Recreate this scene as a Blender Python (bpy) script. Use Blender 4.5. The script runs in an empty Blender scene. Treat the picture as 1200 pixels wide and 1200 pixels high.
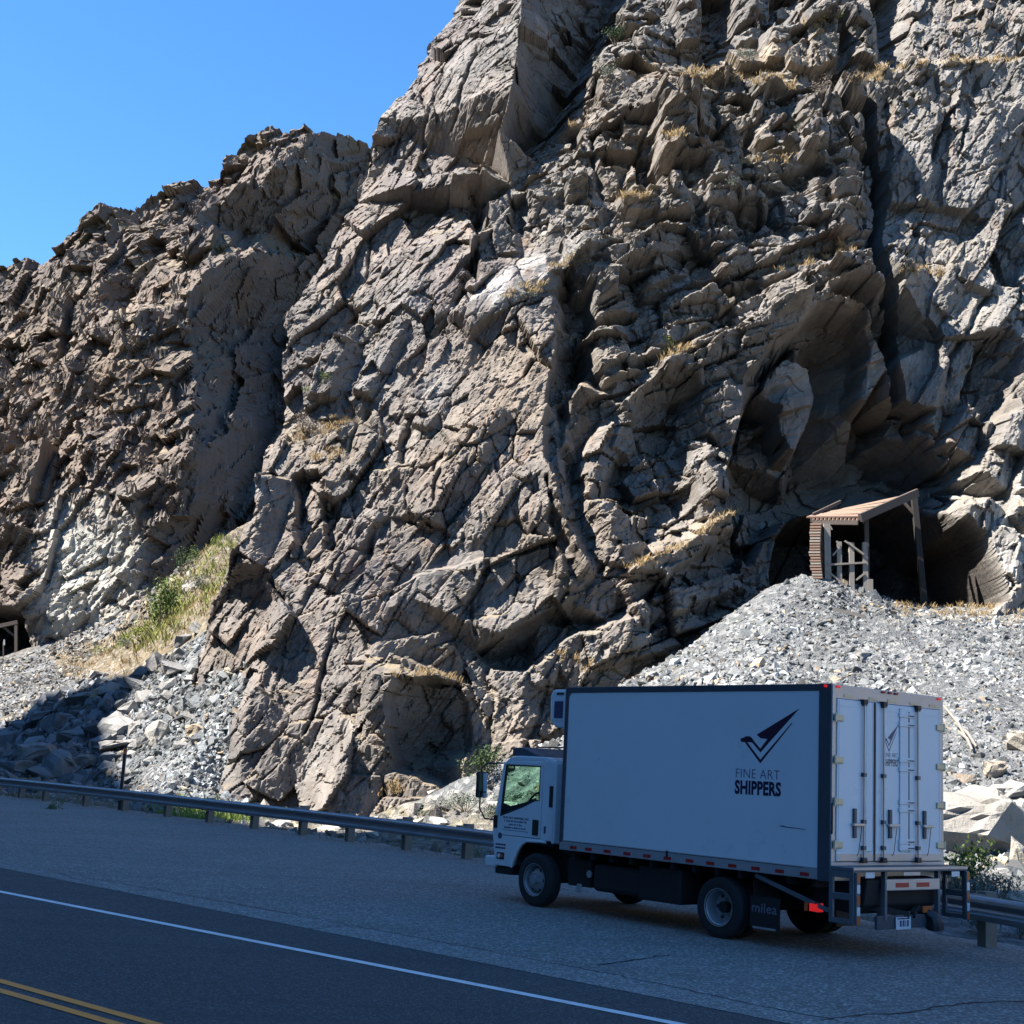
import bpy, bmesh, math, random
import numpy as np
from mathutils import Vector, Matrix
from mathutils.geometry import delaunay_2d_cdt
random.seed(7)
C = bpy.context.scene.collection
S = bpy.context.scene
R = math.radians

# ------------------------------------------------------------------ camera
F, PI_, RO, CH = 1625.0, R(10.37), R(2.99), 2.08
cd = bpy.data.cameras.new('camera'); cam = bpy.data.objects.new('camera', cd); C.objects.link(cam)
cd.sensor_fit = 'HORIZONTAL'; cd.sensor_width = 36.0; cd.lens = F / 1200 * 36
cd.clip_start = 0.1; cd.clip_end = 3000
_fw = Vector((0, math.cos(PI_), math.sin(PI_))); _up0 = Vector((0, -math.sin(PI_), math.cos(PI_))); _rt0 = Vector((1, 0, 0))
_c, _s = math.cos(RO), math.sin(RO)
_rt = _rt0 * _c + _up0 * _s; _up = _up0 * _c - _rt0 * _s
M = Matrix((_rt, _up, -_fw)).transposed().to_4x4(); M.translation = (0, 0, CH)
cam.matrix_world = M
S.camera = cam

# ------------------------------------------------------------------ sky, sun, exposure
SUN = Vector((-0.60, -0.17, 0.78)).normalized()          # towards the sun
w = bpy.data.worlds.new('World'); S.world = w; w.use_nodes = True
nt = w.node_tree; nt.nodes.clear()
out = nt.nodes.new('ShaderNodeOutputWorld'); bg = nt.nodes.new('ShaderNodeBackground'); sk = nt.nodes.new('ShaderNodeTexSky')
sk.sky_type = 'NISHITA'; sk.sun_disc = False
sk.sun_elevation = math.asin(SUN.z); sk.sun_rotation = math.atan2(SUN.x, SUN.y)
sk.altitude = 1400; sk.air_density = 1.0; sk.dust_density = 0.15; sk.ozone_density = 3.0
hs = nt.nodes.new('ShaderNodeHueSaturation'); hs.inputs['Saturation'].default_value = 1.24
nt.links.new(sk.outputs[0], hs.inputs['Color']); nt.links.new(hs.outputs[0], bg.inputs[0]); bg.inputs[1].default_value = 0.088
nt.links.new(bg.outputs[0], out.inputs[0])
sl = bpy.data.lights.new('sun', 'SUN'); so = bpy.data.objects.new('sun', sl); C.objects.link(so)
sl.energy = 5.0; sl.angle = R(0.53); sl.color = (1.0, 0.94, 0.86)
so.rotation_euler = (-SUN).to_track_quat('-Z', 'Y').to_euler(); so.location = (-40, -20, 120)
vs = S.view_settings; vs.view_transform = 'Standard'; vs.look = 'None'; vs.gamma = 1; vs.use_curve_mapping = False
vs.exposure = 1.87
S.cycles.max_bounces = 6; S.cycles.diffuse_bounces = 1; S.cycles.transparent_max_bounces = 8

# ------------------------------------------------------------------ helpers: picture position + distance -> point in the place
def ray(px, py):
    a, b = (px - 600) / F, (600 - py) / F
    x = _c * a - _s * b; u = _s * a + _c * b
    return np.array([x, math.cos(PI_) - math.sin(PI_) * u, math.sin(PI_) + math.cos(PI_) * u])
def at(px, py, Y):
    r = ray(px, py); return np.array([0, 0, CH]) + r * (Y / r[1])
def gz(px, py, z=0.0):
    r = ray(px, py); return np.array([0, 0, CH]) + r * ((z - CH) / r[2])

def tag(o, label=None, cat=None, group=None, kind=None):
    if label: o['label'] = label
    if cat: o['category'] = cat
    if group: o['group'] = group
    if kind: o['kind'] = kind
    return o
def empty(name, loc, rz=0.0):
    o = bpy.data.objects.new(name, None); C.objects.link(o); o.location = loc; o.rotation_euler = (0, 0, rz); o.empty_display_size = .2
    return o
def link(name, me, mat=None, parent=None):
    o = bpy.data.objects.new(name, me); C.objects.link(o)
    if mat is not None and len(me.materials) == 0: me.materials.append(mat)
    if parent is not None: o.parent = parent
    return o
def raw(name, V, Fc, mat=None, parent=None, smooth=False, col=None):
    V = np.ascontiguousarray(V, dtype=np.float32); Fc = np.ascontiguousarray(Fc, dtype=np.int32)
    me = bpy.data.meshes.new(name); k = Fc.shape[1]
    me.vertices.add(len(V)); me.vertices.foreach_set('co', V.ravel())
    me.loops.add(Fc.size); me.loops.foreach_set('vertex_index', Fc.ravel())
    me.polygons.add(len(Fc)); me.polygons.foreach_set('loop_start', np.arange(0, Fc.size, k, dtype=np.int32))
    me.update(calc_edges=True)
    me.polygons.foreach_set('use_smooth', np.full(len(Fc), smooth))
    if col is not None:
        a = me.color_attributes.new('tint', 'FLOAT_COLOR', 'POINT')
        c4 = np.ones((len(V), 4), np.float32); c4[:, :3] = col; a.data.foreach_set('color', c4.ravel())
    return link(name, me, mat, parent)
class MB:
    def __init__(s): s.v = []; s.f = []
    def add(s, vs_, fs):
        n = len(s.v); s.v += [tuple(map(float, p)) for p in vs_]; s.f += [tuple(i + n for i in f) for f in fs]; return s
    def box(s, x0, x1, y0, y1, z0, z1):
        return s.add([(x0, y0, z0), (x1, y0, z0), (x1, y1, z0), (x0, y1, z0), (x0, y0, z1), (x1, y0, z1), (x1, y1, z1), (x0, y1, z1)],
                     [(0, 3, 2, 1), (4, 5, 6, 7), (0, 1, 5, 4), (1, 2, 6, 5), (2, 3, 7, 6), (3, 0, 4, 7)])
    def obox(s, c, ax, ay, az):
        c = Vector(c); ax, ay, az = Vector(ax), Vector(ay), Vector(az)
        P = [c + ax * i + ay * j + az * k for k in (-1, 1) for (i, j) in ((-1, -1), (1, -1), (1, 1), (-1, 1))]
        return s.add(P, [(0, 3, 2, 1), (4, 5, 6, 7), (0, 1, 5, 4), (1, 2, 6, 5), (2, 3, 7, 6), (3, 0, 4, 7)])
    def bar(s, p, q, w_, h_, up=(0, 0, 1)):
        p, q = Vector(p), Vector(q); d = (q - p); u = Vector(up)
        sd = d.cross(u).normalized()
        if sd.length < .5: sd = Vector((1, 0, 0))
        t = sd.cross(d).normalized()
        return s.obox((p + q) / 2, d / 2, sd * (w_ / 2), t * (h_ / 2))
    def prism(s, poly, a0, a1, axis='y'):
        n = len(poly)
        P = {'y': lambda a, b, t: (a, t, b), 'x': lambda a, b, t: (t, a, b), 'z': lambda a, b, t: (a, b, t)}[axis]
        vs_ = [P(a, b, a0) for a, b in poly] + [P(a, b, a1) for a, b in poly]
        return s.add(vs_, [tuple(range(n)), tuple(range(2 * n - 1, n - 1, -1))] + [(i, i + n, (i + 1) % n + n, (i + 1) % n) for i in range(n)])
    def tube(s, pts, r, n=8, cap=True):
        pts = [Vector(p) for p in pts]; rs = r if isinstance(r, (list, tuple)) else [r] * len(pts)
        vs_, fs = [], []; prev = None
        for i, p in enumerate(pts):
            d = (pts[min(i + 1, len(pts) - 1)] - pts[max(i - 1, 0)]).normalized()
            a = prev if prev is not None else (Vector((0, 0, 1)) if abs(d.z) < .9 else Vector((1, 0, 0)))
            a = (a - d * a.dot(d)).normalized(); b = d.cross(a); prev = a
            for k in range(n):
                t = 2 * math.pi * k / n; vs_.append(p + (a * math.cos(t) + b * math.sin(t)) * rs[i])
        for i in range(len(pts) - 1):
            for k in range(n): fs.append((i * n + k, i * n + (k + 1) % n, (i + 1) * n + (k + 1) % n, (i + 1) * n + k))
        if cap: fs += [tuple(range(n - 1, -1, -1)), tuple(range((len(pts) - 1) * n, len(pts) * n))]
        return s.add(vs_, fs)
    def lathe(s, prof, c, n=40, close=False):           # round the y axis; prof = [(radius, y)]
        vs_ = [(c[0] + r * math.cos(2 * math.pi * k / n), c[1] + y, c[2] + r * math.sin(2 * math.pi * k / n)) for r, y in prof for k in range(n)]
        m = len(prof); fs = [(i * n + k, i * n + (k + 1) % n, (i + 1) * n + (k + 1) % n, (i + 1) * n + k) for i in range(m - 1) for k in range(n)]
        if close: fs += [((m - 1) * n + k, (m - 1) * n + (k + 1) % n, (k + 1) % n, k) for k in range(n)]
        return s.add(vs_, fs)
    def build(s, name, mat, parent=None, bevel=0.0, smooth=False):
        me = bpy.data.meshes.new(name); me.from_pydata(s.v, [], s.f); me.update()
        bm = bmesh.new(); bm.from_mesh(me); bmesh.ops.recalc_face_normals(bm, faces=bm.faces); bm.to_mesh(me); bm.free()
        if smooth: me.polygons.foreach_set('use_smooth', [True] * len(me.polygons)); me.set_sharp_from_angle(angle=R(35))
        o = link(name, me, mat, parent)
        if bevel:
            m = o.modifiers.new('bevel', 'BEVEL'); m.width = bevel; m.segments = 2; m.limit_method = 'ANGLE'; m.angle_limit = R(35)
        return o

# ------------------------------------------------------------------ materials
def nodes(name):
    m = bpy.data.materials.new(name); m.use_nodes = True; t = m.node_tree; b = t.nodes['Principled BSDF']
    return m, t, b
def N(t, typ, **kw):
    n = t.nodes.new(typ)
    for k, v in kw.items():
        if k in n.inputs: n.inputs[k].default_value = v
        else: setattr(n, k, v)
    return n
def mixc(t, a, b, f, mode='MIX'):
    n = t.nodes.new('ShaderNodeMix'); n.data_type = 'RGBA'; n.blend_type = mode
    for sock, v in ((n.inputs[0], f), (n.inputs[6], a), (n.inputs[7], b)):
        if hasattr(v, 'is_linked'): t.links.new(v, sock)
        else: sock.default_value = v if not isinstance(v, tuple) else (*v, 1.0)[:4]
    return n.outputs[2]
def ramp(t, src, p0, p1, c0=0.0, c1=1.0):
    n = t.nodes.new('ShaderNodeMapRange'); n.inputs[1].default_value = p0; n.inputs[2].default_value = p1; n.inputs[3].default_value = c0; n.inputs[4].default_value = c1
    t.links.new(src, n.inputs[0]); return n.outputs[0]
def coords(t, scale=None, rot=None, kind='Object'):
    tc = t.nodes.new('ShaderNodeTexCoord')
    if scale is None: return tc.outputs[kind]
    mp = t.nodes.new('ShaderNodeMapping'); mp.inputs['Scale'].default_value = scale
    if rot: mp.inputs['Rotation'].default_value = rot
    t.links.new(tc.outputs[kind], mp.inputs[0]); return mp.outputs[0]
def noise(t, co, sc, det=4, rough=.6, out='Fac'):
    n = N(t, 'ShaderNodeTexNoise'); n.inputs['Scale'].default_value = sc; n.inputs['Detail'].default_value = det; n.inputs['Roughness'].default_value = rough
    t.links.new(co, n.inputs['Vector']); return n.outputs[out]
def voro(t, co, sc, feat='F1', out='Distance'):
    n = N(t, 'ShaderNodeTexVoronoi'); n.feature = feat; n.inputs['Scale'].default_value = sc
    t.links.new(co, n.inputs['Vector']); return n.outputs[out]
def bump(t, b, h, strength=.5, dist=.02):
    n = N(t, 'ShaderNodeBump'); n.inputs['Strength'].default_value = strength; n.inputs['Distance'].default_value = dist
    t.links.new(h, n.inputs['Height']); t.links.new(n.outputs[0], b.inputs['Normal'])
def plain(name, col, rough=.5, metal=0.0, var=.12, sc=6, spec=.5, dirt=None, dirtcol=(.05, .045, .04)):
    m, t, b = nodes(name); co = coords(t)
    n1 = noise(t, co, sc, 5, .65)
    c = mixc(t, tuple(x * (1 - var) for x in col), tuple(min(1, x * (1 + var)) for x in col), n1)
    if dirt:
        n2 = noise(t, co, sc * .35, 6, .7); c = mixc(t, c, dirtcol, ramp(t, n2, .5, .8, 0, dirt))
    t.links.new(c, b.inputs['Base Color'])
    t.links.new(ramp(t, n1, .3, .7, max(0, rough - .08), min(1, rough + .08)), b.inputs['Roughness'])
    b.inputs['Metallic'].default_value = metal; b.inputs['Specular IOR Level'].default_value = spec
    return m
def rockmat(name, bscale=1.0, soil=(.20, .165, .115)):
    m, t, b = nodes(name); co = coords(t)
    at_ = N(t, 'ShaderNodeAttribute'); at_.attribute_name = 'tint'
    n1 = noise(t, co, 1.6 / bscale, 8, .7); n2 = noise(t, co, 12 / bscale, 7, .78)
    st = noise(t, coords(t, (1.0, 1.0, .22), (0, R(28), 0)), 1.3 / bscale, 7, .75)
    c = mixc(t, at_.outputs[0], (0.5, 0.5, 0.5), 1.0, 'OVERLAY')
    c = mixc(t, at_.outputs[0], (.30, .285, .265), ramp(t, n2, .50, .74, 0, .40))
    c = mixc(t, c, (.05, .048, .047), ramp(t, st, .5, .72, 0, .6))
    c = mixc(t, c, (.15, .11, .085), ramp(t, n1, .52, .75, 0, .45))
    n5 = noise(t, coords(t, (1.0, 1.0, .35)), .55 / bscale, 6, .7); c = mixc(t, c, (.19, .105, .06), ramp(t, n5, .57, .72, 0, .5))
    n6 = noise(t, coords(t, (1.6, 1.6, .12)), .8 / bscale, 5, .65); c = mixc(t, c, (.06, .06, .064), ramp(t, n6, .56, .74, 0, .55))
    geo = N(t, 'ShaderNodeNewGeometry'); sx = N(t, 'ShaderNodeSeparateXYZ'); t.links.new(geo.outputs['True Normal'], sx.inputs[0])
    n3 = noise(t, co, .5 / bscale, 4, .6)
    up = N(t, 'ShaderNodeMath', operation='MULTIPLY'); t.links.new(ramp(t, sx.outputs[2], .62, .86), up.inputs[0]); t.links.new(ramp(t, n3, .42, .6), up.inputs[1])
    c = mixc(t, c, soil, up.outputs[0])
    t.links.new(c, b.inputs['Base Color']); b.inputs['Roughness'].default_value = .93; b.inputs['Specular IOR Level'].default_value = .25
    h = mixc(t, n2, voro(t, co, 5 / bscale), .5)
    bump(t, b, h, .6, .08 * bscale)
    return m
def foliage(name, col, var=.35):
    m, t, b = nodes(name); oi = N(t, 'ShaderNodeObjectInfo'); co = coords(t)
    n1 = noise(t, co, 7, 3, .6)
    c = mixc(t, tuple(x * (1 - var) for x in col), tuple(x * (1 + var) for x in col), ramp(t, n1, .3, .7))
    t.links.new(c, b.inputs['Base Color']); b.inputs['Roughness'].default_value = .7; b.inputs['Specular IOR Level'].default_value = .2
    return m
M_rock = rockmat('cliff_rock'); M_far = rockmat('far_rock', 2.0)
M_stone = None

# ------------------------------------------------------------------ fractured relief (numpy)
def h2(ix, iy, seed):
    x = ix.astype(np.int64).astype(np.uint32) * np.uint32(374761393) + iy.astype(np.int64).astype(np.uint32) * np.uint32(668265263) + np.uint32((seed * 2246822519) & 0xffffffff)
    x = (x ^ (x >> np.uint32(13))) * np.uint32(1274126177); x = x ^ (x >> np.uint32(16))
    x = (x * np.uint32(2654435761)) ^ (x >> np.uint32(15))
    return x
def u8(x, k): return ((x >> np.uint32(k)) & np.uint32(255)).astype(np.float32) / 255.0
def vnoise(a, b, seed):
    ia, ib = np.floor(a), np.floor(b); fa, fb = a - ia, b - ib; fa = fa * fa * (3 - 2 * fa); fb = fb * fb * (3 - 2 * fb)
    g = lambda i, j: u8(h2(ia + i, ib + j, seed), 8)
    return ((g(0, 0) * (1 - fa) + g(1, 0) * fa) * (1 - fb) + (g(0, 1) * (1 - fa) + g(1, 1) * fa) * fb) * 2 - 1
def fbm(a, b, seed, o=4):
    s = 0; k = 1.0; f = 1.0
    for i in range(o): s = s + vnoise(a * f + 17.3 * i, b * f - 9.1 * i, seed + i) * k; k *= .5; f *= 2.03
    return s
def facets(a, b, seed, tilt=.6, jit=.9):
    """nearest-cell tilted planes: angular facets; returns (height, cell random, edge distance)"""
    ia, ib = np.floor(a), np.floor(b)
    best = np.full(a.shape, 9e9, np.float32); sec = best.copy(); H = np.zeros_like(best); Rn = np.zeros_like(best)
    for i in (-1, 0, 1):
        for j in (-1, 0, 1):
            hh = h2(ia + i, ib + j, seed)
            dx = a - (ia + i + .5 + (u8(hh, 0) - .5) * jit); dy = b - (ib + j + .5 + (u8(hh, 8) - .5) * jit)
            d = dx * dx + dy * dy; h3 = hh * np.uint32(747796405) + np.uint32(2891336453); h3 ^= h3 >> np.uint32(14)
            v = (u8(h3, 0) - .5) + ((u8(h3, 8) - .5) * dx + (u8(h3, 16) - .5) * dy) * 2 * tilt
            m = d < best
            sec = np.where(m, best, np.minimum(sec, d)); H = np.where(m, v, H); Rn = np.where(m, u8(hh, 16), Rn); best = np.where(m, d, best)
    return H, Rn, np.sqrt(sec) - np.sqrt(best)
def blocks(a, b, seed, tilt=.7, k=3.0, size=.42, jit=.8):
    """union of tilted slabs with steep sides: continuous, jointed blocks"""
    ia, ib = np.floor(a), np.floor(b); H = np.full(a.shape, -9.0, np.float32); Rn = np.zeros_like(H)
    for i in (-1, 0, 1):
        for j in (-1, 0, 1):
            hh = h2(ia + i, ib + j, seed); h3 = hh * np.uint32(747796405) + np.uint32(2891336453); h3 ^= h3 >> np.uint32(14)
            dx = a - (ia + i + .5 + (u8(hh, 0) - .5) * jit); dy = b - (ib + j + .5 + (u8(hh, 8) - .5) * jit)
            th = (u8(h3, 24) - .5) * .7; c, s = np.cos(th), np.sin(th); ux = dx * c + dy * s; uy = dy * c - dx * s
            sx = size * (.7 + .8 * u8(hh, 16)); sy = size * (.7 + .8 * u8(hh, 24))
            v = (u8(h3, 0) - .5) + ((u8(h3, 8) - .5) * ux + (u8(h3, 16) - .5) * uy) * 2 * tilt - k * np.maximum(0, np.maximum(np.abs(ux) - sx, np.abs(uy) - sy))
            m = v > H; H = np.where(m, v, H); Rn = np.where(m, u8(hh, 4), Rn)
    return H, Rn
JOINTS = [(.75, .05), (.5, .2), (.6, -.3), (.1, .05), (-.05, -.15), (-1.15, .1), (-1.3, -.2), (-.8, .3), (.1, -1.0), (.15, .75)]
def joints(x, z, sa, sb, deg, seed, jit=.8, step=.3, gain=1.0):
    """broken faces that follow a few shared joint directions; height in metres, cell random, edge distance"""
    c, s = math.cos(R(deg)), math.sin(R(deg)); a = (x * c + z * s) / sa; b = (z * c - x * s) / sb
    ia, ib = np.floor(a), np.floor(b); best = np.full(a.shape, 9e9, np.float32); sec = best.copy(); H = np.zeros_like(best); Rn = np.zeros_like(best)
    gx = np.array([g[0] for g in JOINTS], np.float32); gz_ = np.array([g[1] for g in JOINTS], np.float32)
    for i in (-1, 0, 1):
        for j in (-1, 0, 1):
            hh = h2(ia + i, ib + j, seed); h3 = hh * np.uint32(747796405) + np.uint32(2891336453); h3 ^= h3 >> np.uint32(14)
            dx = a - (ia + i + .5 + (u8(hh, 0) - .5) * jit); dy = b - (ib + j + .5 + (u8(hh, 8) - .5) * jit); d = dx * dx + dy * dy
            k = ((h3 >> np.uint32(3)) % np.uint32(len(JOINTS))).astype(np.int32); f = .6 + .7 * u8(h3, 16)
            v = (dx * sa * (gx[k] * c + gz_[k] * s) + dy * sb * (-gx[k] * s + gz_[k] * c)) * f * gain + (u8(h3, 8) - .5) * 2 * step * min(sa, sb)
            m = d < best; sec = np.where(m, best, np.minimum(sec, d)); H = np.where(m, v, H); Rn = np.where(m, u8(hh, 16), Rn); best = np.where(m, d, best)
    return H, Rn, np.sqrt(sec) - np.sqrt(best)
def rot(a, b, deg):
    c, s = math.cos(R(deg)), math.sin(R(deg)); return a * c + b * s, b * c - a * s
def interp(pts2, vals, A, B):
    """piecewise linear surface through scattered control values (Delaunay)"""
    tri = delaunay_2d_cdt([Vector(p) for p in pts2], [], [], 0, 1e-6)
    P = np.array([tuple(v) for v in tri[0]]); org = [o[0] for o in tri[3]]; vals = np.array(vals)[org]
    out_ = np.full(A.shape, np.nan, np.float32); 
    for f in tri[2]:
        p0, p1, p2 = P[f[0]], P[f[1]], P[f[2]]; v0, v1, v2 = vals[f[0]], vals[f[1]], vals[f[2]]
        den = (p1[1] - p2[1]) * (p0[0] - p2[0]) + (p2[0] - p1[0]) * (p0[1] - p2[1])
        if abs(den) < 1e-9: continue
        lo = np.minimum(np.minimum(p0, p1), p2) - 1e-4; hi = np.maximum(np.maximum(p0, p1), p2) + 1e-4
        idx = np.nonzero((A >= lo[0]) & (A <= hi[0]) & (B >= lo[1]) & (B <= hi[1]))
        a, b = A[idx], B[idx]
        w0 = ((p1[1] - p2[1]) * (a - p2[0]) + (p2[0] - p1[0]) * (b - p2[1])) / den
        w1 = ((p2[1] - p0[1]) * (a - p2[0]) + (p0[0] - p2[0]) * (b - p2[1])) / den
        w2 = 1 - w0 - w1; m = (w0 >= -1e-5) & (w1 >= -1e-5) & (w2 >= -1e-5)
        out_[tuple(i[m] for i in idx)] = (w0 * v0 + w1 * v1 + w2 * v2)[m]
    bad = np.isnan(out_)
    if bad.any():
        ia = np.argwhere(bad); 
        a, b = A[bad], B[bad]; best = np.full(a.shape, 9e9); val = np.zeros(a.shape)
        for p, v in zip(P, vals):
            d = (a - p[0]) ** 2 + (b - p[1]) ** 2; m = d < best; best[m] = d[m]; val[m] = v
        out_[bad] = val
    return out_
def gridfaces(n, m):
    i = np.arange(n * m).reshape(n, m); return np.stack([i[:-1, :-1], i[:-1, 1:], i[1:, 1:], i[1:, :-1]], -1).reshape(-1, 4)
def sstep(x, a, b):
    t = np.clip((x - a) / (b - a), 0, 1); return t * t * (3 - 2 * t)

# ------------------------------------------------------------------ the great cliff with the tunnel
B0, LEAN = 55.5, 0.26
def cp(px, py, d, B=B0, L=LEAN):
    r = ray(px, py); r = r / r[1]; Y = (B + L * CH + d) / (1 - L * r[2]); return np.array([r[0] * Y, Y, CH + r[2] * Y])
def vproj(X, Y, Z):
    dz = Z - CH; y = Y * math.cos(PI_) + dz * math.sin(PI_); u = -Y * math.sin(PI_) + dz * math.cos(PI_)
    return 600 + F * (_c * X + _s * u) / y, 600 - F * (-_s * X + _c * u) / y
SIL = [(640,-330,14),(600,-150,12),(560,-60,10),(535,0,9),(510,45,8.5),(487,85,8),(465,120,7.5),(445,150,7),(430,205,6.5),(415,240,6.5),(390,290,6),(362,335,6),(338,368,5.5),
       (333,400,5.5),(332,450,5),(328,490,4.5),(305,560,3),(290,640,2.2),(268,680,4.5),(248,708,6.5),(235,760,9),(222,850,10),(205,1040,10)]
CTRL = SIL + [
 # arete of the left buttress and the corner right of it
 (660,-330,5),(640,-150,2),(612,-30,1.5),(610,30,1),(600,100,0),(585,150,-.3),(565,200,0),(556,280,.3),(543,312,.2),
 (800,-330,12),(760,-150,10.5),(725,-30,9.5),(715,10,9),(690,60,8.5),(662,125,7.5),(640,160,6.5),(610,178,5.5),(576,200,4.5),(563,250,3.5),(557,300,1.5),
 (850,-330,9),(770,-150,6),(745,-30,4.5),(735,10,4),(712,60,3.5),(690,110,3),(665,150,2.5),(630,190,2),(600,215,1.8),(592,260,1),
 # right buttress
 (860,-150,6),(800,-30,4),(790,50,2.5),(780,88,1.2),(900,-30,5),(900,60,3.5),(1000,-30,3.5),(1000,80,2),(1060,-30,4),(1060,70,1.5),(1200,-30,3),(1200,68,2),(1330,-30,3),(1330,70,2),(1200,-330,6),(1400,-330,6),(1000,-330,8),
 (790,100,-.3),(900,102,.1),(1000,106,.5),(1035,92,.5),(1200,80,.4),(1330,80,.4),
 (700,230,.2),(740,300,-.4),(640,300,0),(850,250,-.5),(1000,250,-.5),(1045,250,.8),(1100,250,.3),(1200,250,0),(1330,250,-.5),
 (650,400,-2),(650,450,-2.2),(655,530,-2.8),(665,600,-3.2),(690,660,-3.3),(650,705,-2.5),(590,745,-2),
 (692,380,1.4),(674,450,1.5),(684,560,1.0),(702,620,.2),(722,670,.0),(690,722,.1),(640,752,.3),(570,778,.3),
 (450,300,4),(420,400,3.5),(400,480,3),(500,400,1.2),(540,420,0),(460,520,1),(380,520,2.5),(400,600,1.2),(520,600,-1),(590,600,-2),(380,700,.5),(480,700,-1),(338,700,.8),(318,705,3),(330,800,.6),(303,790,1),(280,795,5),(288,850,.8),(258,855,5),(262,930,.6),(232,935,5),(280,920,.6),(400,790,0),(360,900,0),
 (410,800,-.5),(390,900,-1),(330,1040,0),(455,1040,-1),
 (580,820,-.3),(640,880,-1),(640,1040,-2),(760,820,-.8),(760,900,-1),(900,1040,-2),(1300,1040,-2),
 (740,668,-2.2),(800,638,-2.2),(868,597,-1.8),(762,720,-1),(850,690,0),(900,664,1),(722,765,-1),
 (850,380,-1),(780,420,-1.5),(742,450,-.5),(960,335,-1.8),(1035,318,-1.4),
 (872,440,-1.2),(895,412,-1.5),(930,368,-1.8),(965,354,-1.8),(1008,364,-1.6),(1022,400,-.8),(1040,430,-.5),(1044,465,-.2),(1012,470,-.2),(893,452,2.6),(912,425,3),(938,394,3.4),(965,384,3.4),(1000,392,3.2),(1008,430,3),(1000,492,3.4),(1040,500,3),(1000,560,4.2),(930,560,3.8),(862,520,-.8),(858,580,-.8),(880,540,2),(900,600,2),(1060,580,5),(735,470,-1.8),(762,442,-2.1),(800,424,-1.8),(828,440,-1.4),(762,486,-.4),(792,470,-.2),(782,560,-.2),(800,610,-.1),(818,520,.1),(835,480,-1),(842,580,-1),
 (1100,400,.2),(1200,400,-1),(1330,400,-1.5),(1075,500,3),(1098,560,3.2),(1112,540,.2),(1100,480,.3),(1082,600,4),(1106,600,.2),(1154,716,0),(1132,716,3),(1108,650,3),(1150,600,-.5),(1200,600,-1.5),(1330,600,-2),(1150,720,-1),(1200,720,-1.5),(1330,760,-2),(1100,730,3)]
P3 = np.array([cp(*p) for p in CTRL]); PD = [p[2] for p in CTRL]
sil3 = np.array([cp(*p) for p in SIL])[::-1]
NZ, NX, KR = 960, 640, 20
zz = np.linspace(-2.5, 53, NZ).astype(np.float32)
xl = np.interp(zz, sil3[:, 2], sil3[:, 0]) + .30 * fbm(zz * .55, zz * 0 + 3.3, 91, 5) + .25 * facets(zz * .9, zz * 0 + .4, 92, .8)[0]
tt = np.concatenate([np.zeros(KR), np.linspace(0, 1, NX)]).astype(np.float32)
xr = 27.0
X = xl[:, None] + (xr - xl[:, None]) * tt[None, :]; Z = np.repeat(zz[:, None], NX + KR, 1)
D = interp([(p[0], p[2]) for p in P3], PD, X, Z).astype(np.float32)
kk = np.concatenate([np.arange(KR, 0, -1), np.zeros(NX)]).astype(np.float32)[None, :]
PX, PY = vproj(X, B0 + LEAN * Z + D, Z)

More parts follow.
